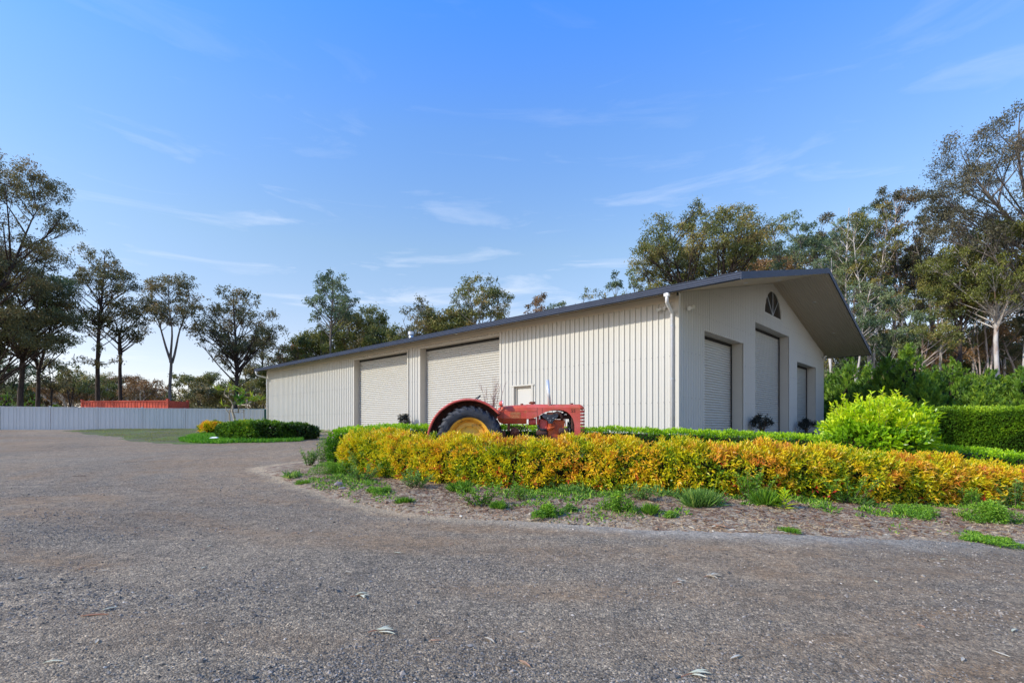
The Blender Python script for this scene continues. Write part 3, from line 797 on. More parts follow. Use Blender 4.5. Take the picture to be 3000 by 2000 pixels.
for k in range(8):
    z0 = 502+78*k; nose_band('grille_slat', tx(2112), XF, .298, tz(z0+46), tz(z0), M_rust if k > 5 else M_redP, .010)
for s in (-1, 1):
    MB().box(tx(2080), s*.300-.005, tz(1114), tx(2112), s*.300+.005, tz(434)).build('nose_post', M_red, tr)
# numerals and lettering
def text(body, size, x, y, z, m, name, parent=tr, shear=0):
    cu = bpy.data.curves.new(name, 'FONT'); cu.body = body; cu.size = size; cu.extrude = .0012; cu.shear = shear; cu.align_x = 'CENTER'
    o = bpy.data.objects.new(name, cu); col.objects.link(o)
    dg = bpy.context.evaluated_depsgraph_get(); me = bpy.data.meshes.new_from_object(o.evaluated_get(dg)); bpy.data.objects.remove(o)
    me.materials.clear(); me.materials.append(m)
    q = link(name, me, parent, (x, y, z)); q.rotation_euler = (R(90), 0, 0); return q
text('55', .115, tx(1932), -.3065, tz(545), M_rust, 'numerals', shear=.15)
text('MASSEY-HARRIS', .034, tx(566), -.3062, tz(598), M_ltr, 'lettering')
for zy, n_, wch in ((558, 6, 22), (632, 3, 30), (668, 5, 26)):
    mb = MB()
    for k in range(n_):
        x = tx(566+(k-(n_-1)/2)*wch*1.35); mb.box(x-wch*.00045, -.3058, tz(zy+6), x+wch*.00045, -.3045, tz(zy-6+4*(k % 2)))
    tag(mb.build('worn_lettering', M_ltr, tr), kind='stuff')
# caps on top
mb = MB(); c = (tx(724), 0, tz(350)); mb.tube([(c[0], -.1, c[2]-.01), (c[0], -.1, c[2]+.02)], .036, 12); mb.build('fuel_cap', M_rust, tr)
mb = MB(); x = tx(968); mb.tube([(x, -.1, tz(360)), (x, -.1, tz(335))], .03, 10); mb.tube([(tx(893), -.1, tz(322)), (tx(925), -.1, tz(312)), (tx(1000), -.1, tz(312)), (tx(1047), -.1, tz(314))], [.012, .030, .034, .030], 10); mb.build('breather_cap', M_rust, tr, smooth=True)
mb = MB(); x = tx(1937); mb.tube([(x, -.06, tz(352)), (x, -.06, tz(330))], .030, 12); mb.tube([(x, -.06, tz(332)), (x, -.06, tz(318))], .038, 12); mb.build('radiator_cap', M_dkrust, tr)
# exhaust stack
mb = MB(); mb.tube([(tx(1390), -.225, tz(425)), (tx(1336), -.225, tz(-228))], .039, 20, cap=False); mb.tube([(tx(1336), -.225, tz(-227)), (tx(1339), -.225, tz(-200))], .034, 16); mb.build('exhaust_stack', M_chrome, tr, smooth=True, solid=.003)
# headlamp
hl = Vector((tx(175), -.32, tz(345)))
mb = MB(); mb.lathe([(.0, 0), (.035, .006), (.060, .03), (.074, .065), (.078, .088)], 20, 'x', hl); h_ = mb.build('headlamp', M_redP, tr, smooth=True)
mb = MB(); mb.lathe([(.076, .086), (.084, .090), (.084, .106), (.07, .110), (.0, .118)], 20, 'x', hl); mb.build('lens_ring', M_chrome, h_, smooth=True)
mb = MB(); mb.tube([hl+Vector((.045, 0, -.06)), hl+Vector((.04, .02, -.13)), hl+Vector((-.03, .06, -.2))], .012, 6); mb.build('bracket', M_rust, h_)
# steering wheel and column
sc_ = Vector((tx(-440), -.02, tz(262))); ax_ = Vector((.62, 0, -.78)).normalized(); pl = Vector((.78, 0, .62)).normalized()
mb = MB(); rr = .205
mb.tube([sc_+pl*rr*math.cos(2*math.pi*k/32)+Vector((0, 1, 0))*rr*math.sin(2*math.pi*k/32) for k in range(33)], .013, 8, cap=False)
sw = mb.build('steering_wheel', M_rubber, tr, smooth=True)
mb = MB()
for k in range(3):
    a = R(30+120*k); mb.tube([sc_+ax_*.05, sc_+pl*rr*math.cos(a)+Vector((0, 1, 0))*rr*math.sin(a)], .008, 6)
mb.build('spokes', M_blackm, sw)
mb = MB(); mb.tube([sc_, sc_+ax_*.55, Vector((tx(200), -.02, tz(640)))], .018, 8); mb.build('steering_column', M_rust, tr)
# seat
mb = MB(); mb.lathe([(.0, .0), (.12, .01), (.2, .05), (.235, .12), (.24, .125)], 20, 'z', (tx(-760), 0, WZ+.22)); mb.build('seat', M_rust, tr, smooth=True, solid=.006)
mb = MB(); mb.tube([(tx(-760), 0, WZ+.22), (tx(-640), 0, WZ+.02), (tx(-450), 0, WZ)], .025, 6); mb.build('seat_post', M_rust, tr)
# driveline and frame
mb = MB(); mb.box(tx(-760), -.19, WZ-.22, tx(330), .19, WZ+.17); mb.box(tx(330), -.16, WZ-.28, tx(1000), .16, tz(1120)); mb.build('transmission_case', M_rust, tr, bevel=.03)
mb = MB(); mb.tube([(WX, -.6, WZ), (WX, .6, WZ)], .11, 16); mb.build('rear_axle', M_rust, tr)
mb = MB(); mb.box(tx(1000), -.21, WZ-.33, tx(2080), .21, tz(1135)); mb.build('front_frame', M_rust, tr, bevel=.02)
mb = MB(); mb.box(tx(375), -.20, tz(1000), tx(440), -.12, tz(800)); mb.build('column_bracket', M_rust, tr, bevel=.008)
for i_, (a_, b_, r_, m_) in enumerate((((250, 800, -.18), (390, 870, -.16), .008, M_blackm), ((430, 900, -.15), (1060, 905, -.15), .008, M_rust), ((700, 860, -.1), (720, 1000, -.12), .012, M_dkrust), ((560, 865, -.1), (850, 935, -.2), .007, M_blackm), ((850, 820, -.2), (860, 1050, -.2), .010, M_rust), ((740, 820, -.22), (800, 900, -.2), .012, M_dkrust))):
    mb = MB(); mb.tube([(tx(a_[0]), a_[2], tz(a_[1])), (tx(b_[0]), b_[2], tz(b_[1]))], r_, 6); mb.build('control_rod', m_, tr)
mb = MB(); cx, cz = tx(552), tz(1018); mb.lathe([(.0, -.34), (.028, -.34), (.032, -.31), (.055, -.30), (.062, -.27), (.095, -.265), (.112, -.25), (.115, -.17), (.10, -.16), (.07, -.15), (.07, -.0)], 28, 'y', (cx, 0, cz)); bp_ = mb.build('belt_pulley', M_rust, tr, smooth=True)
bp_.modifiers.new('split', 'EDGE_SPLIT').split_angle = R(35)
for k in range(8):
    a = 2*math.pi*k/8; mb = MB(); mb.tube([(cx+.088*math.cos(a), -.262, cz+.088*math.sin(a)), (cx+.088*math.cos(a), -.283, cz+.088*math.sin(a))], .011, 6); mb.build('bolt', M_dkrust, bp_)
mb = MB(); mb.tube([(tx(640), -.2, tz(1075)), (tx(760), -.2, tz(1130)), (tx(1000), -.2, tz(1140))], .05, 8); mb.build('side_casting', M_rust, tr, smooth=True)
# engine
mb = MB(); mb.box(tx(1345), -.20, tz(1150), tx(1745), .20, tz(745)); mb.box(tx(1500), -.205, tz(745), tx(1735), .19, tz(715)); mb.build('engine_block', M_block, tr, bevel=.02)
mb = MB(); mb.box(tx(1140), -.19, tz(1000), tx(1344), .19, tz(700)); mb.build('clutch_housing', M_redP, tr, bevel=.03)
mb = MB(); mb.box(tx(1180), -.12, tz(700), tx(1900), .17, tz(600)); mb.build('cylinder_head', M_dkrust, tr, bevel=.02)
mb = MB()
V = []
for y in (-.285, -.205):
    V += [(tx(a_), y, tz(b_)) for a_, b_ in ((1208, 622), (1228, 590), (1290, 592), (1330, 612), (1450, 612), (1500, 592), (1560, 588), (1576, 612), (1560, 648), (1450, 745), (1440, 800), (1372, 800), (1352, 745), (1240, 660))]
k = 14; mb.add(V, [tuple(range(k)), tuple(range(2*k-1, k-1, -1))] + [(i, (i+1) % k, (i+1) % k+k, i+k) for i in range(k)]); mb.build('intake_manifold', M_blackm, tr, bevel=.014)
for zx, zy in ((1340, 684), (1463, 684), (1400, 745)):
    mb = MB(); mb.tube([(tx(zx), -.286, tz(zy)), (tx(zx), -.300, tz(zy))], .012, 8); mb.build('bolt', M_zinc, tr)
mb = MB(); mb.box(tx(1318), -.275, tz(612), tx(1478), -.13, tz(545)); mb.build('manifold_top', M_rust, tr, bevel=.02)
mb = MB(); mb.tube([(tx(1480), -.22, tz(590)), (tx(1570), -.24, tz(560)), (tx(1640), -.24, tz(580)), (tx(1670), -.23, tz(650)), (tx(1690), -.22, tz(730))], [.04, .05, .048, .04, .034], 12); mb.build('exhaust_elbow', M_dkrust, tr, smooth=True)
mb = MB(); mb.box(tx(1365), -.26, tz(880), tx(1425), -.2, tz(805)); mb.tube([(tx(1330), -.24, tz(935)), (tx(1400), -.25, tz(925)), (tx(1500), -.24, tz(895))], [.028, .040, .016], 10); mb.tube([(tx(1400), -.24, tz(870)), (tx(1410), -.24, tz(950))], .03, 10); mb.build('carburettor', M_block, tr, smooth=False)
mb = MB(); mb.tube([(tx(1106), -.22, tz(630)), (tx(1106), -.22, tz(835))], .030, 12); mb.build('air_pipe', M_redP, tr, smooth=True)
mb = MB(); mb.tube([(tx(1106), -.22, tz(828)), (tx(1108), -.22, tz(890)), (tx(1140), -.225, tz(935)), (tx(1200), -.23, tz(962)), (tx(1315), -.235, tz(960))], .028, 12); mb.build('air_hose', M_rubber, tr, smooth=True)
mb = MB(); mb.tube([(tx(885), -.16, tz(770)), (tx(1062), -.16, tz(770))], .085, 14); mb.build('air_cleaner', M_redP, tr, smooth=False, bevel=.01)
mb = MB(); mb.tube([(tx(1075), -.2, tz(1045)), (tx(1100), -.2, tz(1045)), (tx(1300), -.2, tz(1055)), (tx(1330), -.2, tz(1055))], [.055, .075, .075, .05], 16); mb.build('starter_motor', M_dkrust, tr, smooth=True)
mb = MB(); mb.tube([(tx(1600), -.24, tz(990)), (tx(1625), -.24, tz(990)), (tx(1800), -.24, tz(990)), (tx(1830), -.24, tz(990))], [.05, .078, .078, .06], 18); mb.build('generator', M_dkrust, tr, smooth=True)
mb = MB(); mb.lathe([(.0, -.0), (.085, 0), (.078, .012), (.085, .026), (.0, .026)], 24, 'x', (tx(1838), -.24, tz(990))); mb.lathe([(.0, 0), (.11, 0), (.10, .012), (.11, .026), (.0, .026)], 24, 'x', (tx(1838), 0, tz(870))); mb.build('fan_pulley', M_blackm, tr)
mb = MB()
pts_ = [(0, .11), (.0, -.11)]
mb.tube([(tx(1852), -.32, tz(1000)), (tx(1852), -.10, tz(790)), (tx(1852), .09, tz(820)), (tx(1852), .05, tz(960)), (tx(1852), -.18, tz(1070)), (tx(1852), -.30, tz(1060)), (tx(1852), -.32, tz(1000))], .008, 6); mb.build('fan_belt', M_rubber, tr)
for k in range(4):
    a = R(20+90*k); c = Vector((tx(1875), 0, tz(840))); d = Vector((0, math.cos(a), math.sin(a))); e_ = Vector((0, -math.sin(a), math.cos(a)))
    mb = MB(); mb.add([c+d*.03-e_*.03, c+d*.2-e_*.055+Vector((.02, 0, 0)), c+d*.2+e_*.055-Vector((.02, 0, 0)), c+d*.03+e_*.03], [(0, 1, 2, 3)]); mb.build('fan_blade', M_blackm, tr, solid=.004)
mb = MB(); mb.box(tx(1905), -.24, tz(1120), tx(1965), .24, tz(520)); mb.build('radiator', M_dkrust, tr, bevel=.01)
mb = MB(); mb.tube([(tx(1700), -.1, tz(590)), (tx(1800), -.12, tz(540)), (tx(1905), -.1, tz(560))], .03, 10); mb.build('radiator_hose', M_rubber, tr, smooth=True)
mb = MB(); mb.tube([(tx(1735), -.18, tz(690)), (tx(1775), -.2, tz(900))], .010, 6); mb.build('breather_pipe', M_block, tr)
# front axle and wheels (behind the hedge)
def front_wheel(y):
    mb = MB(); mb.lathe([(.0, -.02), (.10, -.03), (.20, -.01), (.23, -.06), (.24, .06), (.2, .02), (.0, .02)], 28, 'y'); rim = mb.build('front_wheel', M_yel, tr, (tx(1850), y, .38-.02), smooth=False)
    mb = MB(); pr = [(.235, .06), (.29, .085), (.34, .08), (.375, .045), (.38, 0)]; pr = pr+[(r, -h) for r, h in reversed(pr[:-1])]; mb.lathe(pr, 36, 'y'); mb.build('tyre', M_tyre, rim, smooth=True)
front_wheel(-.62); front_wheel(.62)
mb = MB(); mb.tube([(tx(1850), -.6, .36), (tx(1850), -.3, .46), (tx(1850), .3, .46), (tx(1850), .6, .36)], .04, 8); mb.build('front_axle', M_rust, tr)

# ================================================================== VEGETATION HELPERS
def tint_from(n, base, spread): return np.clip(base + rng.normal(0, spread, n), 0, 1)
M_twig = mat('twig_bark', (.10,.065,.04), (.17,.12,.08), scale=30, rough=.9, bump=.4)
M_core = mat('dark_filler', (.025,.025,.012), (.045,.035,.02), scale=25, rough=1.0, spec=.05, bump=1, bscale=30)  # solid dark filler, a stand-in that stops views through the foliage

def hedge(name, path, leaf_fn, label, n_exp, lump, inset=.14, stems=True):
    """path: [(x, y, half width, z top, z base)] ; leaf_fn(P, N, hfrac, s) -> dict of leaf arrays"""
    path = np.array(path, float); o0 = path[0]
    root = empty(name, (o0[0], o0[1], o0[4]), 0, label, 'hedge')
    seg = np.hypot(np.diff(path[:, 0]), np.diff(path[:, 1])); cum = np.concatenate([[0], np.cumsum(seg)]); Ltot = cum[-1]
    def at_s(s):
        c = [np.interp(s, cum, path[:, k]) for k in range(5)]
        e_ = .05; tx_ = np.interp(s+e_, cum, path[:, 0])-np.interp(s-e_, cum, path[:, 0]); ty_ = np.interp(s+e_, cum, path[:, 1])-np.interp(s-e_, cum, path[:, 1])
        l = np.hypot(tx_, ty_)+1e-9
        return c, tx_/l, ty_/l
    th = np.linspace(0, 2*math.pi, 600); e_ = 2/n_exp
    A_ = np.sign(np.cos(th))*abs(np.cos(th))**e_; B_ = np.sign(np.sin(th))*abs(np.sin(th))**e_
    return root, at_s, Ltot, (th, A_, B_), n_exp
def hedge_samples(H, n, back=.35, ends=True):
    root, at_s, Ltot, (th, A_, B_), n_exp = H
    s = rng.uniform(0, Ltot, n); c, tx_, ty_ = at_s(s); hw, zt, zb = c[2], c[3], c[4]; hh = (zt-zb)/2
    hwm, hhm = hw.mean(), hh.mean()
    ln_ = np.concatenate([[0], np.cumsum(np.hypot(np.diff(A_)*hwm, np.diff(B_)*hhm))])
    q_ = rng.uniform(0, ln_[-1], n); a = np.interp(q_, ln_, A_); b = np.interp(q_, ln_, B_)
    na = np.sign(a)*abs(a)**(n_exp-1)/hw; nb = np.sign(b)*abs(b)**(n_exp-1)/hh; l = np.hypot(na, nb); na /= l; nb /= l
    # across direction: right of the path tangent
    rx, ry = ty_, -tx_
    # end caps
    cap = np.zeros(n, bool)
    if ends:
        m = int(n*min(.3, hwm*2/(Ltot+hwm*2))); cap[:m] = True
        k = rng.random(m) < .5; s[:m] = np.where(k, 0, Ltot); c2, t2x, t2y = at_s(s[:m])
        r_ = np.sqrt(rng.random(m)); a[:m] *= r_; b[:m] *= r_
        for q in range(5): c[q][:m] = c2[q]
        hw, zt, zb = c[2], c[3], c[4]; hh = (zt-zb)/2
        tx_[:m] = t2x; ty_[:m] = t2y; rx, ry = ty_, -tx_
    P = np.stack([c[0]+rx*a*hw, c[1]+ry*a*hw, (zt+zb)/2+b*hh], 1)
    N = np.stack([rx*na, ry*na, nb], 1)
    if ends:
        sg = np.where(s[:m] < Ltot/2, -1, 1)[:, None]; e = np.sqrt(np.clip(1-(r_**4), 0, 1))[:, None]
        T = np.stack([tx_[:m], ty_[:m], np.zeros(m)], 1)
        P[:m] += T*sg*hw[:m, None]*.45*e
        N[:m] = unit(T*sg*.9 + N[:m]*.5)
    hf = (P[:, 2]-zb)/(zt-zb)
    keep = (b > -.93) | cap
    keep &= ~((a*1 < -.3) & (rng.random(n) > back) & ~cap) if back < 1 else True
    return P[keep], N[keep], hf[keep], s[keep]
def lumps(P, sc, amp, seed):
    return amp*(vnoise(P[:, 0]+P[:, 2]*.7, P[:, 1]*.9+P[:, 2], sc, seed)+.6*vnoise(P[:, 0]*1.1-P[:, 2]*1.3, P[:, 1]+P[:, 2]*.5, sc*2.3, seed+1))
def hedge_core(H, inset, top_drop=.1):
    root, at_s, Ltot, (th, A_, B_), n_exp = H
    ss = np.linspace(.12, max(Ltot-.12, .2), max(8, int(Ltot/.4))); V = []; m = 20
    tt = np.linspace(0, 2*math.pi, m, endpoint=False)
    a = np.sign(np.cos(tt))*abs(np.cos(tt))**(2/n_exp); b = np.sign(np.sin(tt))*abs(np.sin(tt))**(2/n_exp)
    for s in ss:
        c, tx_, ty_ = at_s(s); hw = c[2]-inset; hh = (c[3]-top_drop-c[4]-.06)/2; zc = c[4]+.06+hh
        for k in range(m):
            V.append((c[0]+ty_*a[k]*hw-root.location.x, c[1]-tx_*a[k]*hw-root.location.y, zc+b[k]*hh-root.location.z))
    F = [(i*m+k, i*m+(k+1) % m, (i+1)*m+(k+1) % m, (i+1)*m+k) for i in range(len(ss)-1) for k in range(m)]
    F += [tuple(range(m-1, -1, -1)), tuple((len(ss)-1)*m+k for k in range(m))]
    return MB().add(V, F).build('dark_filler', M_core, root)  # dark body added inside the hedge to block see-through, not modelled twigs
def rel(P, root): return P - np.array(root.location)

# ---- orange and yellow nandina hedge
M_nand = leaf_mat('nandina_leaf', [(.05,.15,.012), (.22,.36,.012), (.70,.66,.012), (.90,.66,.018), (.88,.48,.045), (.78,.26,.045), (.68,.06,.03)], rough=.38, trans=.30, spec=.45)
def whorls(P, N, nl, L, W, up=.25, spread=.9, jit=.015):
    """nl leaves fanned round the outward direction at every point"""
    n = len(P); Pp = np.repeat(P, nl, 0); Nn = np.repeat(N, nl, 0)
    d = unit(Nn*(1.0) + rdir(n*nl)*spread + np.array([0, 0, up]))
    nn = unit(Nn + rdir(n*nl)*.7 + np.array([0, 0, .5]))
    return Pp + rng.normal(0, jit, (n*nl, 3)), d, nn, L*rng.uniform(.65, 1.25, n*nl), W*rng.uniform(.75, 1.25, n*nl)
nan_pts = []
for px, pyb, pyt in [(1062,1396,1270),(1130,1405,1273),(1276,1420,1282),(1531,1441,1288),(1786,1450,1293),(2041,1462,1297),(2296,1474,1305),(2551,1480,1327),(2800,1486,1350),(3000,1488,1371)]:
    gx, gy = G(px, pyb); hw = .44
    k = math.hypot(gx, gy); cx_, cy_ = gx*(1+hw/gy*.9), gy+hw*.9
    dtop = gy+hw*1.25; zt = zat(pyt, dtop)
    nan_pts.append((cx_, cy_-.14, hw+.06, zt, gzf(cx_, cy_)-.05))
lx, ly, lhw, lzt, lzb = nan_pts[-1]; px_, py_, *_ = nan_pts[-2]
for k in (1, 2, 3):
    nan_pts.append((lx+(lx-px_)*k*1.3, ly+(ly-py_)*k*1.3+.1*k, lhw, lzt-.02, gzf(lx+(lx-px_)*k*1.3, ly)+.04))
Hn = hedge('nandina_hedge', nan_pts, None, 'long low hedge of yellow and orange leaves in front of the tractor', 3.2, .07)
P, N, hf, s = hedge_samples(Hn, 22000, back=.25)
gapn = vnoise(s, s*0, .9, 31)
disp = lumps(P, 2.9, .10, 11) + lumps(P, 8, .045, 15) - .02 - np.where(rng.random(len(P)) < .3, rng.uniform(.05, .13, len(P)), 0)
low = np.clip(.25-hf, 0, .25)
skip = (rng.random(len(P)) < low*1.5) | ((vnoise(P[:, 0]*1.0, P[:, 2], 2.9, 17) < -.55) & (hf < .75) & (rng.random(len(P)) < .55))
P = P + N*disp[:, None]; P, N, hf, s = P[~skip], N[~skip], hf[~skip], s[~skip]
cl_ = .56*vnoise(P[:, 0]*1.0+P[:, 2]*.4, P[:, 2]*1.2+P[:, 1], 3.1, 19) + .32*vnoise(P[:, 0]+P[:, 2], P[:, 2]*2+P[:, 1], 6.5, 21)
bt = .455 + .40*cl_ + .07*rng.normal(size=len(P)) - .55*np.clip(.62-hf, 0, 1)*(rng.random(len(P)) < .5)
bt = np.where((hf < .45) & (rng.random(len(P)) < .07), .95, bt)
bt += .08*np.clip((P[:, 0]-3)/6, 0, 1)
nl = 7; LP, LD, LN, LL, LW = whorls(P, N, nl, .078, .024, up=.22, spread=.9, jit=.026)
root = Hn[0]
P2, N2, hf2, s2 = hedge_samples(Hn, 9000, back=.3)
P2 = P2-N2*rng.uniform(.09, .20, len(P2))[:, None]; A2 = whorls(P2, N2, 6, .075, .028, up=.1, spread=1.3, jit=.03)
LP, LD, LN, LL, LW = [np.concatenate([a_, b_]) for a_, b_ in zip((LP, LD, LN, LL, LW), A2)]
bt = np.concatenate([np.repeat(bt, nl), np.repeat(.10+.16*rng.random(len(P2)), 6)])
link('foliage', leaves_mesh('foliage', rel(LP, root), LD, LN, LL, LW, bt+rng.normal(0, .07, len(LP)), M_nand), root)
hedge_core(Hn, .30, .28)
mb = MB(); pth = np.array(nan_pts)
for k in range(150):
    q = rng.uniform(0, len(nan_pts)-1); i = int(q); f = q-i; j = min(i+1, len(nan_pts)-1)
    c = pth[i]*(1-f)+pth[j]*f; x = c[0]+rng.normal(0, .12); y = c[1]+rng.uniform(-.36, .1); z = gzf(x, y)
    mb.tube([(x-root.location.x, y-root.location.y, z-root.location.z), (x+rng.normal(0, .05)-root.location.x, y+rng.normal(0, .05)-root.location.y, z+.35-root.location.z)], [.011, .007], 4, cap=False)
tag(mb.build('stems', M_twig, root), kind='stuff')

# ---- clipped green hedge round the back of the bed
M_mur = leaf_mat('murraya_leaf', [(.024,.085,.009), (.066,.200,.011), (.198,.416,.013), (.462,.708,.017), (.759,.900,.033)], rough=.35, trans=.35)
mur = [(-3.72, 11.6, zat(1262, 11.5), None), (-3.75, 12.7, zat(1257, 12.6), None), (-3.4, 13.55, zat(1251, 13.5), None), (-2.2, 13.9, zat(1248, 13.9), None), (0, 14.0, zat(1252, 14.2), None), (2.1, 13.8, zat(1256, 14), None), (at(2041, 13.4), 13.3, zat(1264, 13.5), None), (at(2423, 12.5), 12.3, zat(1283, 12.5), None), (at(2717, 11.7), 11.4, zat(1308, 11.7), None), (at(3000, 10.8), 10.5, zat(1334, 10.8), None), (13.2, 9.6, .55, None)]
mur = [(x, y, .42, zt, gzf(x, y)+.03) for x, y, zt, _ in mur]
Hm = hedge('clipped_green_hedge', mur, None, 'knee-high clipped bright green hedge curving behind the tractor', 5, .03)
P, N, hf, s = hedge_samples(Hm, 30000, back=1)
P = P + N*(lumps(P, 2.5, .035, 41)+rng.uniform(-.06, .03, len(P)))[:, None]
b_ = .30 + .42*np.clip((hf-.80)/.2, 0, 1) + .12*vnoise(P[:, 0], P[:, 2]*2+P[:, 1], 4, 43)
root = Hm[0]; LP, LD, LN, LL, LW = whorls(P, N, 3, .060, .030, up=.5, spread=.8, jit=.015)
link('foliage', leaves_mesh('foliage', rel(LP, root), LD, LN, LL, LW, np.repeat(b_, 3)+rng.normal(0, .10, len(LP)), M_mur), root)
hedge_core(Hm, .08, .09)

# ---- tall dark hedge on the right
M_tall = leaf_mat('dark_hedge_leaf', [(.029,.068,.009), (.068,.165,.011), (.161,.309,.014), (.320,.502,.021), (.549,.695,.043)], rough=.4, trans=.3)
th_ = [(at(2660, 19.5), 19.5), (at(2900, 18), 18), (at(3100, 16.8), 16.8), (at(3400, 15.5), 15.5)]
th_ = [(x, y, .7, zat(1199, y-.4), gzf(x, y)+.12) for x, y in th_]
Ht = hedge('tall_clipped_hedge', th_, None, 'tall flat-topped dark green hedge at the right edge behind the lime bush', 7, .03)
P, N, hf, s = hedge_samples(Ht, 30000, back=.5)
P = P + N*(lumps(P, 1.8, .03, 51)+lumps(P, 6, .03, 52)+rng.uniform(-.07, .03, len(P)))[:, None]
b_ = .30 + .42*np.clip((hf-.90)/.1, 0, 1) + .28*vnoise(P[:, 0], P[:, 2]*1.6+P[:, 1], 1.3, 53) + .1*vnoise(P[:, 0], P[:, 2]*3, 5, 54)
root = Ht[0]; LP, LD, LN, LL, LW = whorls(P, N, 3, .085, .045, up=.3, spread=.8, jit=.03)
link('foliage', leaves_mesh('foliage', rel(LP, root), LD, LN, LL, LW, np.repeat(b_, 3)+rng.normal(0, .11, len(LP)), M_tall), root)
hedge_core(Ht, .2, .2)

# ---- low clipped hedge of the far left bed, with an orange clump at its end
M_left = leaf_mat('left_hedge_leaf', [(.025,.056,.007), (.062,.143,.010), (.154,.308,.017), (.371,.515,.020), (.900,.772,.050)], rough=.45, trans=.25)
lh = []
for px, pb, pt in [(655,1290,1243),(720,1292,1242),(790,1292,1243),(850,1290,1245),(885,1286,1250)]:
    gx, gy = G(px, pb); lh.append((gx, gy+.45, .5, zat(pt, gy+.6), gzf(gx, gy)+.05))
Hl = hedge('dark_low_hedge', lh, None, 'low dark green hedge at the far left bed beside the shed wall', 4, .05)
P, N, hf, s = hedge_samples(Hl, 11000, back=.6)
P = P + N*(lumps(P, 1.7, .07, 61)+lumps(P, 5, .05, 62)+rng.uniform(-.08, .04, len(P)))[:, None]
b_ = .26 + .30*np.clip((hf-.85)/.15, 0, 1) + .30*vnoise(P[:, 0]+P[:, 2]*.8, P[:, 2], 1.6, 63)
root = Hl[0]; LP, LD, LN, LL, LW = whorls(P, N, 3, .10, .055, up=.3, spread=.9, jit=.03)
link('foliage', leaves_mesh('foliage', rel(LP, root), LD, LN, LL, LW, np.repeat(b_, 3)+rng.normal(0, .12, len(LP)), M_left), root)
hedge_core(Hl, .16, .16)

def bush(name, x, y, rx, ry, h, material, label, cat, nwh, nl, L, W, base, spread, lump=.12, z0=None, core=True, up=.4, shoots=0, topb=.2, seed=0, exp=1.0, flat=.0):
    z = surff(x, y) if z0 is None else z0
    root = empty(name, (x, y, z), 0, label, cat)
    d = rdir(nwh); d[:, 2] = np.where(d[:, 2] < -.35, -d[:, 2], d[:, 2]); u = rng.uniform(.72, 1.0, nwh)**exp
    P = d*np.array([rx, ry, h*.52])*u[:, None]
    P *= (1+lump*(vnoise(P[:, 0]*2+P[:, 2], P[:, 1]*2+P[:, 2]*1.5, 1.6/max(rx, .3), 70+seed)+.5*vnoise(P[:, 0]+P[:, 1], P[:, 2]*2, 5/max(rx, .3), 71+seed)))[:, None]
    P[:, 2] += h*.5; P[:, 2] = np.maximum(P[:, 2], .03)
    LP, LD, LN, LL, LW = whorls(P, unit(d+.001), nl, L, W, up=up, spread=.85, jit=L*.35)
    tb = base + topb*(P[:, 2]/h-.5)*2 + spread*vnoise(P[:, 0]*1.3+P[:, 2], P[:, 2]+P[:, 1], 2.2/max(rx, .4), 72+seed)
    tb = np.repeat(tb, nl)+rng.normal(0, .09, len(LP)); 
    mb = MB()
    for k in range(10):
        a = rng.uniform(0, 6.28); e_ = (math.cos(a)*rx*.6*rng.random(), math.sin(a)*ry*.6*rng.random(), h*rng.uniform(.5, .8))
        mb.tube([(math.cos(a)*.05, math.sin(a)*.05, -.02), (e_[0]*.5, e_[1]*.5, e_[2]*.5), e_], [.022*h, .014*h, .005*h], 5, cap=False)
    for k in range(shoots):
        a = rng.uniform(0, 6.28); el = rng.uniform(.45, 1.45); dv = np.array([math.cos(a)*math.cos(el), math.sin(a)*math.cos(el), math.sin(el)])
        b0 = dv*np.array([rx, ry, h*.5])*.85+np.array([0, 0, h*.5]); ln_ = rng.uniform(.16, .34)+(.22 if rng.random() < .12 else 0); up_ = unit((dv+np.array([0, 0, .9]))[None])[0]
        mb.tube([b0, b0+up_*ln_], [.007, .003], 4, cap=False)
        m_ = 14; t = np.linspace(.1, 1, m_); Q = b0+up_*ln_*t[:, None]
        dd = unit(rdir(m_)*np.array([1, 1, .35])+up_*(.45+.5*t[:, None]))
        LP = np.concatenate([LP, Q]); LD = np.concatenate([LD, dd]); LN = np.concatenate([LN, np.tile([0, 0, 1.], (m_, 1))+rdir(m_)*.4])
        LL = np.concatenate([LL, L*rng.uniform(.8, 1.15, m_)]); LW = np.concatenate([LW, W*rng.uniform(.8, 1.1, m_)]); tb = np.concatenate([tb, np.clip(rng.normal(.88, .08, m_), 0, 1)])
    mb.build('stems', M_twig, root)
    link('foliage', leaves_mesh('foliage', LP, LD, LN, LL, LW, tb, material), root)
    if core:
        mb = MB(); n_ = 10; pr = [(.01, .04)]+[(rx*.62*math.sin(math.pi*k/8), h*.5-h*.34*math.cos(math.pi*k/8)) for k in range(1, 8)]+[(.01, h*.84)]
        mb.lathe(pr, 12, 'z'); c_ = mb.build('dark_filler', M_core, root); c_.scale = (1, ry/rx, 1)  # added dark body filling the bush behind its leaves
    return root
M_lime = leaf_mat('lime_leaf', [(.030,.092,.007), (.089,.238,.009), (.253,.475,.011), (.535,.739,.013), (.861,.900,.033)], rough=.32, trans=.38, spec=.5)
bush('lime_bush', at(2566, 11.2), 11.2, 1.06, .95, 1.74, M_lime, 'large round bright lime green bush at the gable corner', 'bush', 2600, 4, .115, .055, .48, .24, lump=.26, shoots=150, topb=.28, seed=1, z0=.10)
